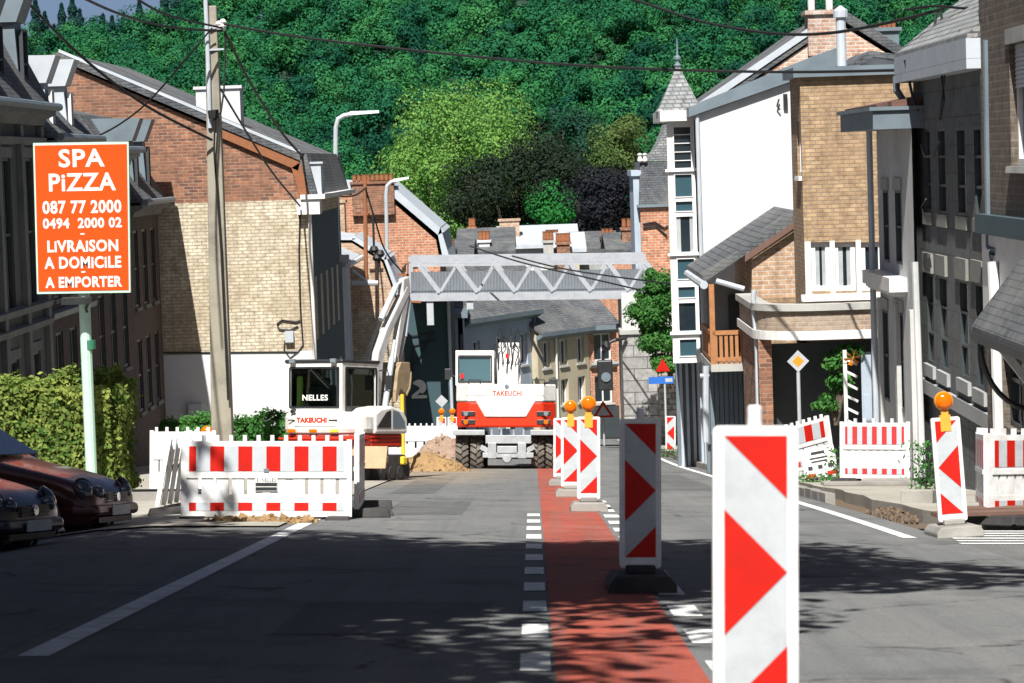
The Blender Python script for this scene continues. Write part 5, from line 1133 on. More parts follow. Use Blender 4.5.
# ------------------------------------------------------------------ pole, lamps, signals
def pole():
    d = 62; T = thing('utility_pole', 'tall tapered concrete utility pole in front of the cream gable', 'pole', (P(222, 500, d).x, d, gz(-7, d))); rel = T.location.copy()
    b, t = P(223.5, 470, d), P(211, 6, d); b.z = gz(b.x, d)-.3; m = MB(); w0, w1 = .24, .13
    m.add([b+V((sx*w0, sy*w0, 0)) for sx, sy in ((-1, -1), (1, -1), (1, 1), (-1, 1))]+[t+V((sx*w1, sy*w1, 0)) for sx, sy in ((-1, -1), (1, -1), (1, 1), (-1, 1))], [(0, 1, 2, 3), (4, 5, 6, 7)]+[(i, (i+1) % 4, 4+(i+1) % 4, 4+i) for i in range(4)])
    m.build('shaft', M['poleconc'], T, rel, bevel=.025)
    m = MB(); m.tube([P(205, -14, d-.2), P(208, 62, d-.2), P(210, 128, d-.2)], .05, 8); m.build('conduit', M['zinc'], T, rel)
    MB().bar(P(209, 28, d-.2), P(224, 26, d-.1), .06, .06).build('bracket', M['zinc'], T, rel); MB().bar(P(208, 50, d-.2), P(224, 49, d-.1), .04, .04).build('bracket', M['zinc'], T, rel)
    m = MB()
    for px, py in ((219, 26), (223, 24)): m.lathe([(.0, -.1), (.05, -.1), (.08, -.04), (.05, 0), (.08, .04), (.05, .1), (0, .12)], P(px, py, d-.15), seg=10)
    m.build('insulator', M['whitepaint'], T, rel)
    m = MB(); m.tube([P(225, 30, d-.3), P(225, 60, d-.3), P(224, 90, d-.35), P(221, 112, d-.4), P(215, 120, d-.35), P(214, 150, d-.3), P(221, 250, d-.3), P(228, 400, d-.35)], .022, 6); m.tube([P(213, 110, d-.3), P(214, 118, d-.3)], .12, 8); m.build('down_cable', M['cable'], T, rel)
M['poleconc'] = render_wall('pole_concrete', (.27, .25, .2), (.14, .13, .11), 1.5, .9, .7, .3)
pole()
def lamp_post(label, d, pts, r, head):
    b = P(pts[0][0], pts[0][1], d); b.z = gz(b.x, d) if gz(b.x, d) < b.z else b.z
    T = thing('street_lamp', label, 'street lamp', b); m = MB(); m.tube([P(a, c, d) for a, c in pts], [r]+[r*.8]*(len(pts)-1), 8); m.build('post', M['galv'], T, b)
    m = MB(); A, B = P(*head[0], d), P(*head[1], d); u = (B-A); m.prism([A+V((0, -.12, -.04)), B+V((0, -.1, -.03)), B+V((0, -.06, .05)), A+V((0, -.08, .08))], V((0, .22, 0))); m.build('lamp_head', M['zinc'], T, b)
lamp_post('tall curved street lamp over the roofs beside the gable house', 86, [(341, 430), (337.5, 250), (335.5, 150), (335.8, 128), (338, 119), (344, 115.5), (352, 114)], .09, ((350, 114), (379, 112)))
lamp_post('middle street lamp with a short arm in front of the red brick gable', 104.5, [(390, 430), (388, 300), (386, 195), (387, 186), (391, 182), (396, 180.5)], .09, ((394, 181), (409, 178)))
lamp_post('small farthest street lamp over the left end of the footbridge', 125, [(419, 430), (418, 300), (417, 238), (418, 230), (421, 227), (424, 226)], .09, ((422, 227), (432, 225)))
m = MB(); d = 93.5; m.tube([P(366, 285, d), P(365, 175, d)], .07, 8); m.bar(P(360, 182, d), P(370, 182, d), .08, .08); m.bar(P(358, 215, d), P(372, 214, d), .06, .06)
single(m, 'utility_pole', 'thin rusty utility pole above the small tan brick house', 'pole', M['rust'])
m = MB(); d = 90; [m.lathe([(0, -.1), (.1, -.1), (.16, 0), (.1, .12), (0, .14)], P(a, b, d), seg=10) for a, b in ((374, 250), (380, 254), (377, 258))]; m.tube([P(373, 215, d), P(374, 250, d), P(380, 256, d), P(378, 268, d)], .04, 6)
single(m, 'cable_joint', 'dark bundle of cable joints hanging in front of the tan house', 'cable joint', M['cable'])
# hanging light bracket in front of the grey house
T = thing('floodlight', 'grey box floodlight on a pipe arm at the eave of the grey house', 'lamp', P(345, 258, 86)); rel = T.location.copy()
m = MB(); a = P(345, 258, 86); m.box(a.x-.4, a.x+.12, 85.8, 86.2, a.z-.11, a.z+.1); m.build('housing', M['zinc'], T, rel)
m = MB(); m.tube([P(352, 270, 86), P(366, 281, 86), P(377, 283, 86)], .06, 8); m.tube([P(352, 283, 86), P(378, 283, 86)], .08, 8); m.build('arm', M['zinc'], T, rel)

def signal():
    d = 98.6; T = thing('traffic_signal', 'black traffic signal seen from behind on the bridge pier', 'traffic signal', P(605, 380, d)); rel = T.location.copy()
    m = MB(); a, b = P(598, 391, d), P(612.5, 360, d); m.box(a.x, b.x, d, d+.3, a.z, b.z); m.build('housing', M['black'], T, rel, bevel=.05)
    m = MB(); c = P(606, 377, d); m.lathe([(.0, -.05), (.17, -.05), (.17, -.02), (.13, -.02), (.13, -.045), (.06, -.045), (0, -.06)], (c.x, d, c.z), 'y', 18); m.build('round_port', M['zincdark'], T, rel)
    m = MB(); m.tube([P(603, 361, d+.1), P(603, 352, d+.1), P(606, 344, d+.1), P(615, 340, d+.2), P(626, 338, d+.7)], .06, 8); m.lathe([(0, -.15), (.14, -.12), (.17, 0), (.12, .2), (0, .22)], P(606, 347, d), seg=10); m.build('bracket', M['black'], T, rel)
signal()
def postsign(name, label, px, pyb, pyt, d, faces, pr=.035, bw=0, postmat='galv'):
    b = P(px, pyb, d); b.z = min(b.z, gz(b.x, d)+.12); T = thing(name, label, 'road sign', b); m = MB(); t = P(px, pyt, d); t.x = b.x; m.tube([b-V((0, 0, .1)), t], pr, 8); m.build('post', M[postmat], T, b)
    for nm, pts, mt, off in faces:
        m = MB(); m.prism([V((b.x, d, t.z))+V((a, -.04-off, c)) for a, c in pts], (0, .003 if off else .015, 0)); m.build(nm, M[mt], T, b)
dia = lambda r: [(0, -r), (r, 0), (0, r), (-r, 0)]
M['signorange'] = paint('sign_orange', (.85, .25, .015), (.75, .2, .01), .45)
postsign('priority_sign', 'white diamond sign with an orange centre on a post before the dark garage', 800, 440, 361, 52, [('plate', dia(.205), 'whitefilm', 0), ('centre', dia(.11), 'signorange', .004)])
postsign('diamond_sign', 'small pale back-turned diamond sign left of the wheeled excavator', 443, 440, 401, 88, [('plate', dia(.2), 'galv', 0)])
tri = lambda r: [(-r, -.5*r), (r, -.5*r), (0, 1.1*r)]
postsign('warning_sign', 'red triangle road sign by the shopfront beyond the bridge', 604, 436, 412, 104, [('plate', tri(.4), 'redfilm', 0), ('centre', tri(.25), 'whitefilm', .004)])
postsign('street_sign', 'blue and white arrow signs half hidden in the bush at the stone wall', 666, 425, 380, 95.5, [('blue_plate', [(-.55, -.12), (.3, -.12), (.3, .12), (-.55, .12)], 'bluefilm', 0), ('white_plate', [(.02, -.06), (.26, -.06), (.26, .06), (.02, .06)], 'whitefilm', .004), ('red_plate', [(-.3, .3), (.2, .3), (-.05, .75)], 'redfilm', 0)])
# ------------------------------------------------------------------ machines
M['machwhite'] = paint('machine_white', (.74, .74, .72), (.42, .39, .33), .4, 0, 2.2, .55, coat=.2)
M['machred'] = paint('machine_red', (.6, .03, .008), (.45, .03, .01), .5, 0, 2.5, .4, spec=.2)
M['machdarkred'] = paint('machine_dark_red', (.3, .03, .025), (.2, .03, .02), .5, 0, 3, .5)
M['dustysteel'] = paint('dusty_steel', (.42, .27, .16), (.28, .2, .13), .8, 0, 4, .6, .3, 30)
M['bucketsteel'] = paint('bucket_steel', (.33, .25, .15), (.15, .11, .075), .75, .1, 5, .6, .4, 25)
M['steelgrey'] = paint('steel_grey', (.34, .36, .38), (.2, .2, .2), .5, .2, 5, .5)
M['tyre'] = paint('tyre', (.06, .055, .05), (.2, .175, .14), .9, 0, 6, .7, .2)
M['chrome'] = flat('chrome', (.7, .7, .72), .15, 1)
M['headlamp'] = flat('headlamp', (.2, .23, .26), .08, .2, .8)
M['carlamp'] = flat('car_lamp', (.06, .08, .1), .05, .4, .8)
M['lampred'] = flat('lamp_red', (.5, .02, .02), .15)

def wheel(parent, x, y, r, w, n=22):
    """one chunky lugged tyre with its rim"""
    m = MB(); m.lathe([(r*.55, -w/2), (r*.9, -w/2), (r*.97, -w*.42), (r*.97, w*.42), (r*.9, w/2), (r*.55, w/2)], (x, y, r), 'x', 40)
    for i in range(n):
        for sx in (-1, 1):
            a = 2*math.pi*(i+(.5 if sx > 0 else 0))/n; M1 = Matrix.Translation((x, y, r)) @ Matrix.Rotation(a, 4, 'X') @ Matrix.Translation((sx*w*.24, 0, r*.985)) @ Matrix.Rotation(sx*.55, 4, 'Z')
            m.box(-w*.25, w*.25, -.035, .035, -.03, .035, 0, M1)
    t = m.build('wheel', M['tyre'], parent)
    k = MB(); k.lathe([(0, -w*.3), (r*.3, -w*.34), (r*.5, -w*.44), (r*.56, -w*.46), (r*.56, w*.46), (r*.5, w*.44), (r*.3, w*.34), (0, w*.3)], (x, y, r), 'x', 24); k.build('rim', M['steelgrey'], t); return t

def wheeled():
    d = 67.5; c = P(505.5, 470, d); T = thing('wheeled_excavator', 'white and red wheeled excavator seen from behind in the left lane', 'excavator', M=ground_frame(c.x, d, math.radians(-1), -.17))
    for x in (-1.06, -.7, .78, 1.13):
        for y in (.45, 3.1): wheel(T, x, y, .52, .32)
    m = MB(); m.box(-.5, .6, -.1, 3.6, .5, .95); m.box(-1.1, 1.1, .35, .55, .4, .62); m.box(-1.1, 1.1, 3, 3.2, .4, .62); m.build('undercarriage', M['black'], T, bevel=.03)
    m = MB(); m.box(-.48, .62, -.3, -.1, .78, .98); m.box(-.42, -.22, -.35, -.05, .42, .8); m.box(.3, .5, -.35, -.05, .42, .8); m.box(-.55, .68, -.34, -.1, .44, .56); m.box(-.2, .28, -.36, -.08, .55, .72)
    for x in (-.33, -.1, .2, .44): m.lathe([(0, 0), (.06, 0), (.06, .14), (.03, .16), (.03, .3), (0, .3)], (x, -.22, .82), seg=10)
    m.lathe([(0, -.1), (.1, -.1), (.12, 0), (.05, .02), (0, .02)], (.04, -.34, .42), 'y', 14); m.bar((-.6, -.2, .7), (-.42, -.2, .6), .08, .12); m.bar((.7, -.2, .7), (.5, -.2, .6), .08, .12)
    m.build('rear_frame', M['steelgrey'], T, bevel=.012)
    for x0, x1 in ((-1.27, -.5), (.6, 1.3)):
        m = MB(); m.box(x0, x1, -.2, 1.15, 1.06, 1.11); m.box(x0, x1, -.24, -.2, .98, 1.11); m.build('mudguard', M['steelgrey'], T, bevel=.015)
    # counterweight with the white dip
    m = MB(); prof = lambda z0, z1, x, r: [V((-x+r, -.18, z0)), V((x-r, -.18, z0)), V((x, r*1.3-.1, z0)), V((x, 2.6, z0)), V((-x, 2.6, z0)), V((-x, r*1.3-.1, z0))]
    m.prism(prof(1.17, 1.8, 1.2, .3), (0, 0, .62)); m.build('counterweight', M['machred'], T, bevel=.05)
    m = MB(); m.prism(prof(1.795, 2.2, 1.21, .3), (0, 0, .42)); m.prism([V((-.72, -.2, 1.8)), V((.72, -.2, 1.8)), V((.5, -.22, 1.42)), V((-.5, -.22, 1.42))], (0, .1, 0)); m.box(-.16, .2, .2, .5, 2.2, 2.26); hood = m.build('engine_hood', M['machwhite'], T, bevel=.04)
    m = MB(); m.lathe([(0, -.01), (.05, -.01), (.04, .01), (0, .01)], (.03, -.19, 2.165), 'y', 14); m.build('lock', M['zincdark'], hood)
    lettering('TAKEUCHI', .15, M['machred'], T, faceM(.05, -.186, 1.99), 'lettering', .72, .004)
    for x in (-.9, .92):
        for z in (1.3, 1.5):
            m = MB(); m.box(x-.17, x+.17, -.2, -.172, z-.06, z+.06); lb = m.build('lamp_recess', M['black'], T, bevel=.02)
            m = MB(); m.lathe([(0, -.02), (.055, -.015), (.06, .01)], (x-.06 if x < 0 else x+.06, -.2, z), 'y', 14); m.build('lamp', M['headlamp'] if z > 1.4 else M['amber'], lb)
    # cab on the left
    x0, x1, y0, y1, z0, z1 = -1.24, -.3, .55, 2.2, 2.2, 2.98; m = MB(); hs = [(.09, .86, .1, .69)]
    wallgrid(m, V((x0, y0, z0)), XV, x1-x0, z1-z0, hs, -YV, .06); wallgrid(m, V((x1, y0, z0)), YV, y1-y0, z1-z0, [(.1, 1.5, .08, .69)], XV, .06); wallgrid(m, V((x0, y0, z0)), YV, y1-y0, z1-z0, [(.1, 1.5, .08, .69)], -XV, .06)
    m.box(x0, x1, y0, y1, z1, z1+.07); m.box(x0, x1, y1, y1+.05, z0, z1); cab = m.build('cab', M['machwhite'], T)
    m = MB(); m.box(x0+.09, x0+.86, y0+.03, y0+.035, z0+.1, z0+.69); m.build('rear_window', M['cabglass'], cab)
    m = MB(); m.box(x1-.05, x1-.045, y0+.1, y0+1.5, z0+.08, z0+.76); m.box(x0+.045, x0+.05, y0+.1, y0+1.5, z0+.08, z0+.76); m.build('side_window', M['cabglass'], cab)
    fr = MB(); a, b, e, f = x0+.07, x0+.88, z0+.08, z0+.71
    for p, q_ in (((a, e), (b, e)), ((b, e), (b, f)), ((b, f), (a, f)), ((a, f), (a, e))): fr.bar(V((p[0], y0-.005, p[1])), V((q_[0], y0-.005, q_[1])), .03, .045)
    fr.build('window_seal', M['black'], cab)
    m = MB(); m.box(x0+.3, x0+.68, y0+.3, y0+.42, z0, z0+.62); m.build('seat', M['black'], cab)
    m = MB(); m.box(x0+.12, x0+.2, y0-.012, y0-.006, z0+.16, z0+.28); m.build('sticker', M['lampred'], cab)
    # boom, pipes and loops of hose
    m = MB()
    def pl(pts, x, w): m.prism([V((x-w/2, a, b)) for a, b in pts], (w, 0, 0))
    pl([(1.0, 2.1), (1.0, 2.7), (1.4, 2.98), (2.6, 3.3), (3.9, 3.3), (4.0, 2.95), (2.9, 2.85), (2.0, 2.1)], .02, .52)
    m.tube([(-.2, 1.2, 2.25), (-.16, 1.9, 3.1)], .08, 10); m.tube([(.27, 1.2, 2.25), (.24, 1.9, 3.1)], .08, 10); bo = m.build('boom', M['machwhite'], T, bevel=.03)
    m = MB(); m.prism([V((-.1, a, b)) for a, b in ((3.7, 3.25), (4.1, 3.2), (4.7, 1.2), (4.4, 1.1))], (.24, 0, 0)); m.build('stick', M['machwhite'], T, bevel=.03)
    for i in range(7):
        x = -.3+.1*i; m = MB(); h = 3.05+.4*math.sin(i*1.9)**2+.1; m.tube([(x, .95, 2.5+.1*(i % 3)), (x*1.15+.02, .95, 2.85), (x*1.3+.06*math.sin(i*3), 1.2, h-.1), (x*.9, 1.6, h+.12), (x*.6, 2.0, h-.05), (x*.5+.02, 2.1, 3.1)], .017, 6); m.build('hose', M['cable'], bo)
    m = MB(); m.box(-.03, .05, .92, .99, 2.86, 2.98); m.build('valve_block', M['lampred'], bo)
    m = MB(); m.tube([(1.05, .9, 2.2), (1.06, .8, 2.35), (1.2, .75, 2.38)], .025, 6); m.box(1.04, 1.26, .72, .77, 2.12, 2.36); m.build('mirror', M['black'], T, bevel=.02)
    m = MB(); m.tube([(-1.26, 1.5, 2.4), (-1.42, 1.5, 2.5)], .02, 6); m.box(-1.55, -1.4, 1.48, 1.52, 2.35, 2.62); m.build('mirror', M['black'], T, bevel=.02)
    m = MB(); m.box(-1.225, -1.16, .3, .8, 1.85, 2.0); m.build('side_vent', M['black'], T)
    for zz in (1.98, 2.14):
        m = MB(); m.box(-.95, .95, -.186, -.178, zz-.2, zz-.194); m.build('panel_seam', M['zincdark'], hood)
    for x in (-.75, .8):
        m = MB(); m.tube([(x-.14, -.14, 2.2), (x-.14, -.16, 2.32), (x+.14, -.16, 2.32), (x+.14, -.14, 2.2)], .016, 6); m.build('hand_rail', M['black'], T)
M['cabglass'] = flat('cab_glass', (.05, .1, .115), .06, 0, .8)
wheeled()

M['boomgrey'] = paint('boom_paint_worn', (.5, .5, .5), (.27, .25, .22), .5, 0, 3, .55)
def tracked():
    d = 53.8; c = P(341, 480, d); T = thing('tracked_excavator', 'white tracked mini excavator with raised arm inside the barrier enclosure', 'excavator', M=ground_frame(c.x, d, math.radians(-25), -.1))
    for x in (-.72, .72):
        m = MB(); pts = []
        for a in np.linspace(math.pi/2, 3*math.pi/2, 9): pts.append((-.85+.3*math.cos(a), .3+.3*math.sin(a)))
        for a in np.linspace(-math.pi/2, math.pi/2, 9): pts.append((.85+.3*math.cos(a), .3+.3*math.sin(a)))
        m.prism([V((x-.19, a, b)) for a, b in pts], (.38, 0, 0)); tr = m.build('track', M['rubber'], T, bevel=.02)
        m = MB()
        for i in range(5): m.lathe([(0, -.21), (.12, -.21), (.12, .21), (0, .21)], (x, -.7+.35*i, .26), 'x', 14)
        m.build('roller', M['rubber'], tr)
    m = MB(); m.box(-.55, .55, -.6, .7, .35, .68); m.lathe([(.5, .6), (.5, .76)], (0, 0, 0), seg=24); m.build('undercarriage', M['dustysteel'], T, bevel=.02)
    # dozer blade swung to the near right side
    m = MB(); m.prism([V((.15, -1.22, .3)), V((1.12, -1.22, .3)), V((1.12, -1.08, .72)), V((.15, -1.08, .72))], (0, .07, 0)); m.box(.3, .42, -1.15, -.5, .4, .52); m.box(.86, .98, -1.15, -.5, .4, .52); m.xf(Matrix.Rotation(math.radians(12), 4, 'Z') @ Matrix.Translation((.08, .12, .05))); m.build('dozer_blade', M['dustysteel'], T, bevel=.015)
    # upper body: dark red skirt, white rounded shell
    def ring(w, y0, y1, z0, z1, r, nm, mt, bev=.04, par=T):
        m = MB(); pts = []
        for cx, cy, a in ((w-r, y0+r, -90), (w-.1, y1-.1, 0), (-w+.1, y1-.1, 90), (-w+r, y0+r, 180)):
            rr = r if cy == y0+r else .1
            for i in range(7): t = math.radians(a+15*i); pts.append(V((cx+rr*math.cos(t), cy+rr*math.sin(t), z0)))
        m.prism(pts, (0, 0, z1-z0)); return m.build(nm, M[mt], par, bevel=bev)
    ring(.86, -.92, .95, .74, 1.0, .45, 'skirt', 'machdarkred', .03)
    sh = ring(.9, -.98, 1.0, 1.0, 1.42, .5, 'body_shell', 'machwhite', .1)
    m = MB(); m.box(-.86, .86, -.94, .0, .9, .93); m.box(-.7, .75, -.955, -.92, .83, .87); m.build('skirt_line', M['machred'], T)
    lettering('TAKEUCHI', .125, M['machred'], T, faceM(-.1, -.985, 1.26), 'lettering', .66, .008)
    m = MB(); m.box(-.62, -.47, -.99, -.982, 1.25, 1.275); m.box(.27, .45, -.99, -.982, 1.25, 1.275); m.build('badge_bar', M['black'], sh)
    for x in (-.55, -.08, .38):
        m = MB(); m.box(x-.08, x+.08, -.99, -.95, 1.03, 1.09); m.build('rear_lamp', M['amber'] if x < .3 else M['yellow'], T, bevel=.01)
    # side hood with the dark grille windows on the right
    m = MB(); pr = [(-.35, 1.4), (-.1, 1.5), (.35, 1.54), (.8, 1.46), (1.0, 1.3), (1.0, 1.0), (-.35, 1.0)]; m.prism([V((.35, a, b)) for a, b in pr], (.58, 0, 0)); hd = m.build('side_hood', M['machwhite'], T, bevel=.05)
    m = MB(); m.prism([V((.935, a, b)) for a, b in ((-.3, 1.12), (.1, 1.42), (.28, 1.46), (.28, 1.12))], (.004, 0, 0)); m.build('side_grille', M['black'], hd)
    m = MB(); m.prism([V((.935, a, b)) for a, b in ((.36, 1.12), (.36, 1.46), (.62, 1.42), (.85, 1.24), (.88, 1.12))], (.004, 0, 0)); m.build('rear_grille', M['zincdark'], hd)
    for z in (.8, .88, .95):
        m = MB(); m.box(.8, .88, -.4, .8, z-.02, z+.015); m.build('side_louvre', M['machred'], T)
    # cab
    x0, x1, y0, y1, z0, z1 = -.88, .36, -.62, .85, 1.42, 2.36; m = MB()
    wallgrid(m, V((x0, y0, z0)), XV, x1-x0, z1-z0, [(.1, 1.16, .1, .84)], -YV, .05); wallgrid(m, V((x1, y0, z0)), YV, y1-y0, z1-z0, [(.14, 1.36, .04, .84)], XV, .05); wallgrid(m, V((x0, y0, z0)), YV, y1-y0, z1-z0, [(.14, 1.36, .04, .84)], -XV, .05); wallgrid(m, V((x0, y1, z0)), XV, x1-x0, z1-z0, [(.1, 1.14, -.0, .84)], YV, .05)
    cab = m.build('cab', M['machwhite'], T)
    m = MB(); m.box(x0-.02, x1+.02, y0-.03, y1+.05, z1, z1+.07); m.build('cab_roof', M['black'], T, bevel=.03)
    for nm, bx in (('rear_window', (x0+.1, x0+1.16, y0+.03, y0+.035, z0+.1, z0+.84)), ('side_window', (x1-.035, x1-.03, y0+.14, y0+1.36, z0+.04, z0+.84)), ('side_window', (x0+.03, x0+.035, y0+.14, y0+1.36, z0+.04, z0+.84))):
        m = MB(); m.box(*bx); m.build(nm, M['clearglass'], cab)
    fr = MB(); a, b, e, f = x0+.09, x0+1.17, z0+.09, z0+.85
    for p, q_ in (((a, e), (b, e)), ((b, e), (b, f)), ((b, f), (a, f)), ((a, f), (a, e))): fr.bar(V((p[0], y0-.004, p[1])), V((q_[0], y0-.004, q_[1])), .02, .035)
    a, b = y0+.13, y0+1.37
    for p, q_ in (((a, z0+.03), (b, z0+.03)), ((b, z0+.03), (b, f)), ((b, f), (a, f)), ((a, f), (a, z0+.03))): fr.bar(V((x1+.004, p[0], p[1])), V((x1+.004, q_[0], q_[1])), .02, .035)
    fr.build('window_seal', M['black'], cab)
    m = MB(); m.box(x0+.34, x0+.92, -.35, -.22, z0-.1, z0+.52); m.box(x0+.45, x0+.8, -.34, -.24, z0+.52, z0+.66); m.box(x0+.34, x0+.92, -.3, .25, z0-.12, z0+.0); st = m.build('seat', M['black'], cab, bevel=.05)
    m = MB(); m.box(x0+.1, x0+.22, -.4, -.3, z0, z0+.7); m.build('hi_vis_vest', M['hivis'], cab, bevel=.04)
    lettering('NELLES', .15, M['letterwhite'], cab, faceM(x0+.63, y0+.024, z0+.27), 'lettering', .56, .004)
    m = MB(); m.tube([(-.55, -.96, 1.42), (-.5, -.99, 1.46), (-.46, -.99, 1.44)], .04, 8); m.build('filler_cap', M['black'], T)
    m = MB(); m.tube([(x1+.03, y0+.3, z0+.1), (x1+.05, y0+.3, z0+.5), (x1+.03, y0+.3, z0+.7)], .014, 6); m.build('grab_handle', M['black'], cab)
    m = MB(); m.tube([(x1-.1, y1, z1-.15), (x1+.16, y1+.06, z1-.1), (x1+.2, y1+.06, z1-.25)], .014, 6); m.box(x1+.12, x1+.27, y1+.05, y1+.08, z1-.5, z1-.22); m.build('mirror', M['black'], cab)
    for xx in (x0+.12, x1-.22):
        m = MB(); m.box(xx, xx+.12, y0-.1, y0-.03, z1+.0, z1+.08); m.build('work_lamp', M['headlamp'], cab, bevel=.01)
    m = MB(); m.bar((x0+.55, y0-.012, z0+.82), (x0+.95, y0-.012, z0+.45), .012, .02); m.build('wiper', M['black'], cab)
    for zz, aa, bb in ((1.14, -.5, .42), (1.36, -.5, .42)):
        m = MB(); m.box(aa, bb, -.984, -.9815, zz, zz+.008); m.build('panel_seam', M['black'], sh)
    # boom, hydraulic ram, stick, bucket
    bx = .14
    m = MB(); m.prism([V((bx-.075, a, b)) for a, b in ((.95, 1.15), (.85, 1.45), (1.12, 2.6), (1.5, 3.12), (2.35, 3.97), (2.48, 3.9), (2.45, 3.78), (1.66, 2.98), (1.34, 2.45), (1.18, 1.2))], (.15, 0, 0)); bo = m.build('boom', M['boomgrey'], T, bevel=.03)
    m = MB(); m.tube([(bx+.17, 1.2, 1.5), (bx+.17, 1.5, 2.5)], .06, 10); m.tube([(bx+.17, 1.5, 2.5), (bx+.17, 1.62, 2.85)], .035, 10); m.tube([(bx, 1.35, 3.25), (bx, 2.0, 3.95)], .06, 10); m.tube([(bx, 2.0, 3.95), (bx, 2.4, 4.12)], .035, 10); m.build('hydraulic_ram', M['zinc'], bo)
    for i in range(4):
        m = MB(); x = bx-.14-.02*i; m.tube([(x, 1.0, 1.5), (x-.05, 1.05+.03*i, 2.1), (x, 1.25, 2.75), (x+.03, 1.7, 3.35), (x+.05, 2.2, 3.86)], .018, 6); m.build('hose', M['cable'], bo)
    m = MB(); m.prism([V((bx-.065, a, b)) for a, b in ((2.2, 4.1), (2.45, 4.16), (2.52, 3.9), (1.95, 2.35), (1.8, 2.35), (2.16, 3.6))], (.13, 0, 0)); sk = m.build('stick', M['boomgrey'], T, bevel=.025)
    m = MB(); m.tube([(bx, 2.56, 3.7), (bx, 2.38, 2.95)], .045, 10); m.tube([(bx, 2.38, 2.95), (bx, 2.14, 2.4)], .025, 8); m.bar((bx, 2.14, 2.4), (bx, 1.9, 2.38), .06, .08); m.build('bucket_ram', M['zinc'], sk)
    m = MB(); pr = [(2.1, 2.42), (1.74, 2.42), (1.6, 2.25), (1.52, 1.85), (1.6, 1.72), (1.72, 1.88), (1.95, 1.78), (2.08, 1.9), (2.14, 2.2)]; m.prism([V((bx-.26, a, b)) for a, b in pr], (.52, 0, 0))
    for xx in (-.27, -.09, .09, .255): m.prism([V((bx+xx, a, b)) for a, b in ((2.14, 2.25), (2.16, 2.1), (2.1, 1.88), (1.95, 1.74), (1.93, 1.79), (2.06, 1.92))], (.025, 0, 0))
    bk = m.build('bucket', M['bucketsteel'], T, bevel=.015)
    for i in range(4):
        m = MB(); x = bx-.22+.147*i; m.prism([V((x-.035, a, b)) for a, b in ((1.52, 1.84), (1.62, 1.72), (1.5, 1.6))], (.07, 0, 0)); m.build('tooth', M['bucketsteel'], bk)
    m = MB(); m.box(.8, .98, .72, .9, .4, .56); m.build('yellow_coupling', M['yellow'], T, bevel=.03)
M['hivis'] = flat('hi_vis', (.55, .7, .12), .7)
def clearglass():
    m, t, b, o = nt('clear_glass'); g = N(t, 'ShaderNodeBsdfGlossy', Roughness=.03); tr = N(t, 'ShaderNodeBsdfTransparent'); tr.inputs[0].default_value = (.8, .9, .88, 1)
    fr = N(t, 'ShaderNodeFresnel', IOR=1.5); mx = N(t, 'ShaderNodeMixShader'); t.links.new(fr.outputs[0], mx.inputs[0]); t.links.new(tr.outputs[0], mx.inputs[1]); t.links.new(g.outputs[0], mx.inputs[2]); t.links.new(mx.outputs[0], o.inputs[0]); return m
M['clearglass'] = clearglass()
tracked()

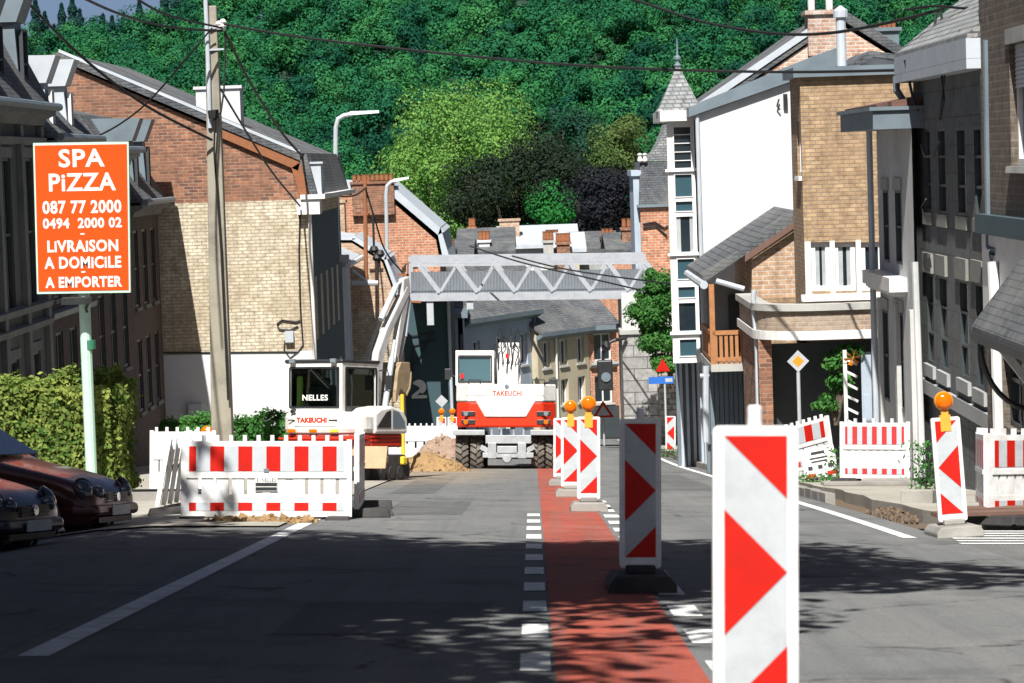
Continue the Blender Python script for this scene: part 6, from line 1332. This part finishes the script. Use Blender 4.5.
# ------------------------------------------------------------------ parked cars
def car(label, x, y, ang, paintm, round_front=True, plate=True):
    """hatchback, nose towards +y of its own frame; lofted body"""
    T = thing('parked_car', label, 'car', M=ground_frame(x, y, ang))
    L = 3.75
    # stations along the length: y, half width, sill z, belt z, roof z, roof half width
    st = [(1.86, .52, .34, .5, .5, .4), (1.8, .68, .24, .56, .585, .5), (1.66, .77, .2, .63, .68, .6), (1.4, .805, .19, .7, .77, .64), (1.0, .82, .19, .77, .86, .66), (.72, .825, .19, .81, .92, .665), (.62, .825, .19, .83, .955, .66), (.3, .825, .19, .86, 1.16, .62), (-.02, .825, .19, .88, 1.36, .57), (-.35, .825, .19, .89, 1.43, .56), (-1.0, .825, .19, .91, 1.43, .56), (-1.5, .815, .2, .93, 1.33, .55), (-1.75, .79, .22, .92, 1.05, .6), (-1.86, .72, .3, .85, .87, .6), (-1.88, .6, .36, .7, .71, .5)]
    m = MB(); rows = []
    for (yy, w, zs, zb, zr, rw) in st:
        half = [(w*.9, zs), (w*.985, zs+.1), (w, zs+(zb-zs)*.55), (w*.975, zb), (rw+(w*.95-rw)*.12, zb+(zr-zb)*.86), (rw*.72, zr-.012), (0, zr+.008)]
        pts = [V((a, yy, b)) for a, b in half]+[V((-a, yy, b)) for a, b in half[-2::-1]]; rows.append(pts)
    k = len(rows[0]); vs = [p for r in rows for p in r]; n = len(rows)
    fs = [(i*k+j, i*k+j+1, (i+1)*k+j+1, (i+1)*k+j) for i in range(n-1) for j in range(k-1)]+[tuple(range(k)), tuple(range((n-1)*k, n*k))]
    m.add(vs, fs); body = m.build('body', M[paintm], T, smooth=True, sub=2)
    def off(i, j, dlt=.012): return rows[i][j]
    # glass: windscreen and side glass laid just proud of the shell
    def band(pts, nm, mt, th=.012):
        g = MB(); c = sum(pts, V((0, 0, 0)))/len(pts); nn = (pts[1]-pts[0]).cross(pts[2]-pts[0]).normalized(); ctr = V((0, c.y-.2, .6)); nn = nn if nn.dot(c-ctr) > 0 else -nn
        g.prism([p+nn*th for p in pts], nn*.01); return g.build(nm, M[mt], T)
    band([V((.6, .64, .955)), V((-.6, .64, .955)), V((-.51, -.0, 1.36)), V((.51, -.0, 1.36))], 'windscreen', 'glassblue', .03)
    for s in (-1, 1):
        band([V((s*.79, .5, .9)), V((s*.6, -.02, 1.3)), V((s*.58, -.5, 1.37)), V((s*.8, -.5, .92))], 'side_window', 'glass', .012)
        band([V((s*.8, -.56, .92)), V((s*.58, -.56, 1.37)), V((s*.57, -1.35, 1.33)), V((s*.79, -1.4, .95))], 'side_window', 'glass', .012)
        # round twin headlamps
        h = MB(); MH = Matrix.Translation((s*.59, 1.66, .575)) @ Matrix.Rotation(-s*math.radians(24), 4, 'Z') @ Matrix.Rotation(math.radians(28), 4, 'X')
        h.lathe([(0, .13), (.06, .125), (.11, .1), (.125, .06), (.125, -.05)], (0, 0, 0), 'y', 24); h.xf(MH @ Matrix.Diagonal((1, 1, .95, 1))); hl = h.build('headlight', M['carlamp'], T, smooth=True)
        h = MB(); h.lathe([(.118, .085), (.132, .09), (.142, .07), (.135, .04), (.12, .06)], (0, 0, 0), 'y', 24); h.xf(MH); h.build('bezel', M[paintm], hl, smooth=True)
        h = MB(); h.lathe([(0, .1), (.04, .095), (.075, .06), (.078, -.03)], (0, 0, 0), 'y', 20); h.xf(Matrix.Translation((s*.41, 1.77, .55)) @ Matrix.Rotation(-s*math.radians(16), 4, 'Z') @ Matrix.Rotation(math.radians(22), 4, 'X')); h.build('indicator', M['carlamp'], T, smooth=True)
        for yy in (1.18, -1.2):
            w = MB(); w.lathe([(.17, -.09), (.26, -.095), (.285, -.07), (.285, .07), (.26, .095), (.17, .09)], (s*.74, yy, .285), 'x', 28); wl = w.build('wheel', M['rubber'], T, smooth=True)
            w = MB(); w.lathe([(0, s*.07), (.06, s*.085), (.15, s*.06), (.18, s*.09), (.185, s*.05)], (s*.745, yy, .285), 'x', 20); w.build('hubcap', M['zinc'], wl)
            w = MB(); w.lathe([(.3, s*.0), (.33, s*.012), (.345, s*.0)], (s*.818, yy, .3), 'x', 28); w.build('wheel_arch', M['black'], T)
        r = MB(); r.box(s*.84-.02, s*.84+s*.0+.12 if s > 0 else s*.84+.02, .42, .52, .88, 1.0) if s > 0 else r.box(-.96, -.82, .42, .52, .88, 1.0); r.build('wing_mirror', M[paintm], T, bevel=.03)
        g = MB(); g.box(s*.815-.01, s*.815+.01, -1.7, 1.45, .42, .46); g.build('rub_strip', M['black'], T)
    b = MB(); b.prism([V((-.62, 1.74, .3)), V((.62, 1.74, .3)), V((.78, 1.5, .3)), V((.8, 1.3, .3)), V((-.8, 1.3, .3)), V((-.78, 1.5, .3))], (0, 0, .13)); b.xf(Matrix.Translation((0, .15, 0))); b.build('bumper', M[paintm], T, bevel=.05)
    b = MB()
    for i in range(4): b.box(-.3, .3, 1.8, 1.875, .45+.026*i, .465+.026*i)
    b.box(-.33, .33, 1.7, 1.85, .44, .56); b.build('grille', M['black'], T)
    b = MB(); b.lathe([(0, .01), (.05, .008), (.055, -.02)], (0, 1.875, .51), 'y', 18); b.build('round_emblem', M['chrome'], T)
    if plate:
        b = MB(); b.box(-.26, .26, 1.905, 1.92, .31, .42); b.build('number_plate', M['whitefilm'], T)
    b = MB(); b.box(-.5, .5, 1.6, 1.845, .23, .29); b.build('air_intake', M['black'], T)
    return T
M['carred'] = flat('car_dark_red', (.04, .004, .004), .3, .2); M['carred'].node_tree.nodes['Principled BSDF'].inputs['Coat Weight'].default_value = .25
M['carblack'] = flat('car_blue_black', (.008, .01, .016), .3, .2); M['carblack'].node_tree.nodes['Principled BSDF'].inputs['Coat Weight'].default_value = .25
q = P(117, 500, 31.2); a = math.radians(-103); car('dark red hatchback parked nose to the street in front of the hedge', q.x-1.86*math.sin(-a)-.02, 31.2+1.86*math.sin(math.radians(13)), a, 'carred')
q = P(34, 510, 27.0); a = math.radians(-106); car('blue-black car at the lower left edge, nearer than the dark red one', q.x-1.86*math.sin(-a)-.02, 27.0+1.86*math.sin(math.radians(16)), a, 'carblack')
# ------------------------------------------------------------------ hedges, bush, climbers, weeds
def boxleaves(c0, c1, n, seed, rnd=.07):
    g = np.random.default_rng(seed); c0, c1 = np.array(c0), np.array(c1); s = c1-c0; p = g.random((n, 3))*s; ax = g.choice(3, n, p=[.2, .5, .3]); sd = g.random(n) < .62
    nr = np.zeros((n, 3))
    for i in range(3):
        k = ax == i; top = (i == 2); v = np.where(sd[k] | top, s[i] if i != 1 else 0, 0 if i != 1 else s[i]); p[k, i] = v+g.normal(size=k.sum())*rnd; nr[k, i] = np.where(v > s[i]/2, 1, -1)
    # uneven clipped surface
    b = np.sin(p[:, 0]*2.3+seed)*np.sin(p[:, 0]*5.1)*.06+np.sin(p[:, 2]*4+p[:, 0]*3)*.05
    p += nr*b[:, None]
    return c0+p, nr+g.normal(size=(n, 3))*.55+np.array([0, -.1, .25])
def hedge(name, label, pa, pb, d, dep, ptop, mat, n, ls, seed, cat='hedge'):
    A, B = P(pa, 470, d), P(pb, 470, d); zt = P((pa+pb)/2, ptop, d).z; zb = min(gz(A.x, d), gz(B.x, d)); T = thing(name, label, cat, V(((A.x+B.x)/2, d, zb))); rel = T.location.copy()
    p, nr = boxleaves((A.x, d, zb), (B.x, d+dep, zt), n, seed); g = np.random.default_rng(seed)
    leafmesh('foliage', p, nr, g.uniform(.6, 1.3, n)*ls, [M[mat]], None, T, rel)
    m = MB()
    for i in range(int((B.x-A.x)/.35)+1):
        x = A.x+.15+.35*i; m.tube([(x, d+dep/2, zb-.1), (x+.05, d+dep*.45, zb+(zt-zb)*.5), (x+random.uniform(-.2, .2), d+dep*.4, zt-.15)], [.03, .025, .01], 5)
    m.box(A.x+.15, B.x-.15, d+.2, d+dep-.15, zb, zt-.2); m.build('stems', M['twigs'], T, rel)
M['twigs'] = flat('twigs', (.018, .03, .012), .95)
hedge('hedge', 'tall variegated yellow-green hedge behind the parked cars', -70, 113, 42.2, 1.5, 388, 'leaf_hedge', 36000, .046, 1)
hedge('hedge', 'low clipped green hedge before the white base of the gable house, left of the pole', 160, 212, 66, .8, 425, 'leaf_green', 4200, .05, 2)
hedge('hedge', 'low clipped green hedge between the pole and the tracked excavator', 233, 291, 66.2, .8, 421, 'leaf_green', 4600, .05, 3)
def cloud(name, label, cat, parts, mat, n, ls, seed, base, stems=True, smat='bark'):
    T = thing(name, label, cat, base); ps, ns = [], []
    for i, (c, r, w) in enumerate(parts):
        p, nr, _, _ = blobcrown(c, r, 16, int(n*w), seed+i, .5, .9, .3, .6); ps.append(p); ns.append(nr)
    p = np.concatenate(ps); g = np.random.default_rng(seed)
    leafmesh('foliage', p, np.concatenate(ns), g.uniform(.6, 1.35, len(p))*ls, [M[mat]], None, T, base, .45)
    m = MB()
    for c, r, w in parts: m.tube([base, (base+V(c))/2+V((.05, 0, .1)), V(c)], [.05, .035, .012], 6)
    m.build('stems', M[smat], T, base)
d = 96; s = F/d
cloud('shrub', 'overhanging green shrub growing from the stone wall beside the oriel', 'shrub', [(P(657, 285, d), (.5, .5, .7), .9), (P(652, 312, d), (.75, .7, .9), 1.6), (P(657, 340, d), (.7, .6, .8), 1.4), (P(665, 365, d), (.5, .4, .5), .8), (P(668, 300, d), (.5, .5, .9), .8)], 'leaf_green', 3600, .075, 21, P(672, 390, d))
d = 54.6; cloud('climbing_plant', 'green climber on the wall beside the garage below the rounded balcony', 'plant', [(P(836, 362, d), (.25, .25, .32), 1), (P(840, 385, d), (.2, .2, .35), 1), (P(824, 405, d), (.3, .3, .2), .9), (P(850, 352, d), (.3, .25, .16), .7)], 'leaf_green', 700, .06, 31, P(836, 425, d))
def weeds(label, px, d, w, h, n, seed, mat='leaf_green'):
    q = P(px, 480, d); b = V((q.x, d, gz(q.x, d)+.1)); g = np.random.default_rng(seed); T = thing('weed', label, 'plant', b)
    p = np.array(b)+np.stack([g.normal(size=n)*w, g.normal(size=n)*w*.7, g.random(n)**1.3*h], 1); leafmesh('leaves', p, g.normal(size=(n, 3))+np.array([0, 0, .5]), g.uniform(.02, .05, n), [M[mat]], None, T, b, .4)
    m = MB()
    for i in range(9): m.tube([b, b+V((g.normal()*w*.5, g.normal()*w*.3, h*.5)), b+V((g.normal()*w, g.normal()*w*.6, h*g.uniform(.6, 1)))], .006, 4)
    m.build('stalk', M['twigs'], T, b)
weeds('weeds sprouting beside the tilted beacon at the pale drainpipe', 926, 41, .14, .75, 420, 1); weeds('weeds between the crooked barrier and the closed barrier', 838, 48, .12, .6, 260, 2); weeds('low weeds below the white notice board', 812, 46.5, .25, .15, 300, 3)
weeds('weeds at the foot of the distant small beacon', 676, 80, .4, .25, 380, 4, 'leaf_olive')

# ------------------------------------------------------------------ heaps, planks, rubble
q = P(438, 485, 66); lump(q.x-.1, 64.5, .9, .9, .42, M['dirt2'], 'soil_heap', 'ochre soil heap in front of the gravel between the two excavators', 'heap', 1)
q = P(448, 478, 72); lump(q.x-.05, 70.5, 1.0, 1.1, .78, M['gravel'], 'gravel_heap', 'pinkish gravel heap beside the wheeled excavator tyre', 'heap', 2)
q = P(270, 528, 33.5); lump(q.x, 33.4, .55, .5, .2, M['gravel'], 'rubble_heap', 'small heap of broken rubble under the long striped barrier', 'heap', 3, .4)
q = P(255, 540, 31.6); lump(q.x+.1, 31.4, .6, .3, .05, M['dirt2'], 'sand_patch', 'thin spill of ochre sand in front of the long striped barrier', 'sand', 4)
q = P(870, 500, 38); lump(4.3, 33.6, .2, 1.7, .08, M['dirt'], 'spoil_ridge', 'earth and broken kerb pieces along the opened trench by the tilted beacon', 'spoil', 5, .5, 26, .028)  # low dark heap standing in for the shadowed hollow of the trench
def plank(label, a, b, w=.16, t=.05, mat='wooddark'):
    m = MB(); m.bar(a, b, w, t); return single(m, 'plank', label, 'plank', M[mat], bevel=.006)
g_ = lambda x, y, h: V((x, y, gz(x, y)+h))
plank('long wooden plank lying along the dug kerb by the tilted beacon', g_(4.2, 29.4, .17), g_(6.2, 30.0, .2)); plank('second plank lying behind the first at the dug kerb', g_(4.5, 30.2, .19), g_(6.6, 30.5, .22)); plank('old board on the footway before the closed barrier', g_(4.5, 43.6, .17), g_(6.0, 43.9, .18), .2, .05, 'kerbstone')
def slabstone(label, x, y, sx, sy, sz, rot):
    m = MB(); Mx = ground_frame(x, y, rot, .1); m.prism([V((-sx, -sy, 0)), V((sx*.8, -sy*.9, 0)), V((sx, sy*.7, 0)), V((-sx*.7, sy, 0))], (0, 0, sz)); m.xf(Mx); return single(m, 'stone_slab', label, 'stone', M['kerbstone'], bevel=.02)
slabstone('grey kerb stone under the right side of the closed barrier', 5.6, 44.4, .45, .18, .14, .1); slabstone('loose grey slab at the foot of the barrier at the right edge', 5.15, 31.8, .4, .25, .12, .3); slabstone('dusty block lying behind the tilted beacon', 4.75, 34.5, .22, .16, .2, -.2)
# rubber feet lying loose near the long barrier
for px, y_, lb in ((368, 33.6, 'loose black rubber foot right of the long striped barrier'), (172, 34.4, 'loose black rubber foot left of the long striped barrier')):
    q = P(px, 520, y_); m = MB(); m.prism([V((-.3, -.2, 0)), V((.3, -.2, 0)), V((.25, -.16, .1)), V((-.25, -.16, .1))], (0, .36, 0)); m.xf(ground_frame(q.x, y_, .2)); single(m, 'rubber_foot', lb, 'barrier foot', M['rubber'], bevel=.01)
# orange lamp hanging behind the stacked barriers, survey staff by the bucket, lattice post with orange ribbon
q = P(207, 432, 44); T = thing('warning_lamp', 'orange warning lamp standing on the plain barrier left of the pole', 'lamp', q-V((0, 0, .2))); rel = T.location.copy()
m = MB(); m.box(q.x-.1, q.x+.1, 43.95, 44.05, q.z-.2, q.z-.08); m.build('body', M['lampbody'], T, rel, bevel=.02); m = MB(); m.lathe([(0, -.06), (.09, -.05), (.1, 0), (.09, .05), (0, .06)], (q.x, 44, q.z), 'y', 18); m.build('lens', M['amber'], T, rel, smooth=True)
d = 63; a = P(403, 455, d); a.z = gz(a.x, d); T = thing('survey_staff', 'yellow staff with a boxy yellow head standing behind the excavator bucket', 'staff', a); m = MB(); m.tube([a, P(402, 392, d)], .045, 8); m.build('rod', M['yellow'], T, a); m = MB(); b = P(402.5, 384, d); m.box(b.x-.09, b.x+.09, d-.08, d+.08, b.z-.14, b.z+.15); m.build('head', M['yellow'], T, a, bevel=.02)
d = 53.2; a = P(848, 440, d); a.z = gz(a.x, d)+.1; T = thing('lattice_post', 'white slatted post with an orange ribbon beside the climber', 'post', a); m = MB(); t = P(846, 350, d); x0 = P(846, 400, d).x; x1 = P(858, 400, d).x
m.box(x0-.04, x0+.03, d-.03, d+.03, a.z, t.z)
for i in range(9): z = a.z+.25+(t.z-a.z-.3)*i/9; m.bar(V((x0, d, z+.12)), V((x1, d, z)), .03, .05)
m.build('slats', M['whitepaint'], T, a)
m = MB(); c = P(853, 358, d-.1)
for i in range(6): an = i*1.05; m.prism([c, c+V((math.cos(an)*.16-.03, -.02, math.sin(an)*.14)), c+V((math.cos(an+.4)*.15, .03, math.sin(an+.4)*.15))], (0, .012, 0))
m.build('ribbon', M['signorange'], T, a)
m = MB(); x0, x1 = P(862, 400, 54.5).x, P(872, 400, 54.5).x; z0 = gz(x0, 54.5)+.1; m.box(x0, x1, 54.5, 54.55, z0, P(866, 352, 54.5).z); m.box(x0+.03, x1-.03, 54.47, 54.498, z0+.1, P(866, 395, 54.5).z)
single(m, 'garden_gate', 'tall blue-grey gate leaf between the climber and the narrow pale house', 'gate', M['bluegrey'])

# ------------------------------------------------------------------ overhead wires
def wire(label, pts, r=.022):
    m = MB(); P3 = [P(*p) for p in pts]
    # smooth through the points
    out = []
    for i in range(len(P3)-1):
        p0, p1, p2, p3 = P3[max(0, i-1)], P3[i], P3[i+1], P3[min(len(P3)-1, i+2)]
        for k in range(8):
            t = k/8; out.append(.5*((2*p1)+(p2-p0)*t+(2*p0-5*p1+4*p2-p3)*t*t+(3*p1-p0-3*p2+p3)*t**3))
    out.append(P3[-1]); m.tube(out, r, 6); single(m, 'overhead_wire', label, 'wire', M['cable'], 'overhead wires')
wire('thick wire running from the top centre down to the wire cluster on the right house', [(600, -8, 56), (641, 2, 54), (700, 21, 52), (770, 33, 50), (830, 33, 48), (900, 20, 46), (945, 8, 45)], .028)
wire('long sagging wire from the concrete pole across the wood to the right house', [(224, 24, 61.6), (300, 37, 60), (430, 52, 58), (560, 64, 56), (680, 70, 54), (800, 72, 52), (905, 70, 48)], .026)
wire('wire from the pole falling to the eave of the gable house', [(224, 30, 61.6), (250, 82, 66), (280, 130, 71), (303, 157, 74), (330, 186, 84)], .032)
wire('second thinner wire from the pole crossing the gable brickwork', [(220, 88, 61.6), (244, 128, 66), (272, 172, 70), (300, 206, 73.6)], .025)
wire('wire entering at the top left and ending behind the pizza sign', [(20, -6, 56), (60, 36, 57.5), (100, 72, 59), (150, 108, 60.5), (212, 140, 61.7)], .03)
wire('wire entering above the sky corner and reaching the pole top', [(75, -6, 52), (120, 14, 56), (170, 27, 60), (222, 31, 61.6)], .028)
wire('wire from the top edge left of the pole to the pole bracket', [(130, -6, 56), (165, 14, 58.5), (222, 28, 61.6)], .026)
wire('slack wire on the left from the pole to the dark dormers', [(212, 28, 61.6), (185, 60, 62), (150, 100, 64), (120, 124, 66), (90, 140, 67)], .022)
wire('thin wire crossing in front of the left part of the footbridge', [(470, 246, 99), (520, 262, 98), (580, 276, 97), (640, 290, 95)], .03)
wire('thin wire crossing in front of the right part of the footbridge', [(512, 256, 98.6), (560, 268, 97.8), (610, 276, 97), (672, 284, 94)], .03)
wire('looping wire cluster at the eave of the dark house', [(905, 60, 45), (918, 110, 45.2), (930, 60, 45.4), (938, 10, 45.6), (948, 40, 45), (962, 55, 44), (985, 40, 43)], .024)
wire('wire along the top of the dark house to the right frame edge', [(905, 10, 46), (935, 6, 45), (975, 8, 43), (1030, -4, 40)], .022)
wire('wire between the rusty pole and the grey house eave', [(300, 160, 80), (330, 192, 86), (352, 196, 90), (366, 188, 93.4)], .03)
wire('wire falling from the rusty pole towards the bridge landing', [(366, 190, 93.4), (375, 220, 94), (385, 250, 95), (402, 272, 97)], .03)

# trees shading the foreground, beside and behind the camera; some added to block sky
streettree(-7.4, 13.6, 8.4, -4.2, 14.8, (7.2, 6.0, 2.9), 41, 80000, 'big roadside tree left of the camera shading the near road', .17, 70, .38)
streettree(-8.4, 5.5, 8.8, -6.7, 6.7, (6.2, 6.0, 3.2), 42, 60000, 'roadside tree behind the camera on the left', .17, 60, .38)
streettree(-12.5, 20.5, 9.0, -9.7, 22.3, (5.9, 6.2, 3.2), 44, 44000, 'roadside tree at the far left whose shade falls on the parked cars', .17, 60, .38)
streettree(6.5, -7, 9.5, 4.5, -7, (6.4, 6.4, 3.6), 45, 30000, 'roadside tree behind the camera on the right')  # unseen, added to close off the sky behind
streettree(8.4, 11.6, 7.0, 6.3, 11.4, (3.0, 1.5, 1.9), 43, 9000, 'small roadside tree on the right beside the camera')

for x, y, h in ((13.5, 3, 12), (13.2, 13, 12), (13.0, 22, 11), (-1.5, -13, 11)):  # unseen trees added only to cut skylight in the foreground shade
    streettree(x, y, h, x-.4, y, (4.6, 4.8, 4.4), 50+int(abs(y)), 16000, 'tall roadside tree beyond the frame that screens the sky', .26, 40, .4)
# ------------------------------------------------------------------ light
AZ, EL = math.radians(9), math.radians(52)
sd = bpy.data.lights.new('sun', 'SUN'); sd.energy = 5.0; sd.angle = math.radians(.5); sd.color = (1, .965, .9)
so = bpy.data.objects.new('sun', sd); COL.objects.link(so)
to_sun = V((-math.sin(AZ)*math.cos(EL), -math.cos(AZ)*math.cos(EL), math.sin(EL)))
so.rotation_euler = to_sun.to_track_quat('Z', 'Y').to_euler(); so.location = (0, -20, 40)
w = bpy.data.worlds.new('World'); sc.world = w; w.use_nodes = True; t = w.node_tree
sky = t.nodes.new('ShaderNodeTexSky'); sky.sky_type = 'NISHITA'; sky.sun_disc = False
sky.sun_elevation = EL; sky.sun_rotation = math.atan2(to_sun.x, to_sun.y); sky.air_density = .35; sky.dust_density = 1.6; sky.ozone_density = 1.5
bg = t.nodes['Background']; t.links.new(sky.outputs[0], bg.inputs[0]); bg.inputs[1].default_value = .05
vs_ = sc.view_settings; vs_.view_transform = 'Standard'; vs_.look = 'None'; vs_.exposure = .95; vs_.gamma = 1; vs_.use_curve_mapping = False
sc.render.engine = 'CYCLES'; sc.cycles.max_bounces = 6; sc.cycles.use_denoising = True
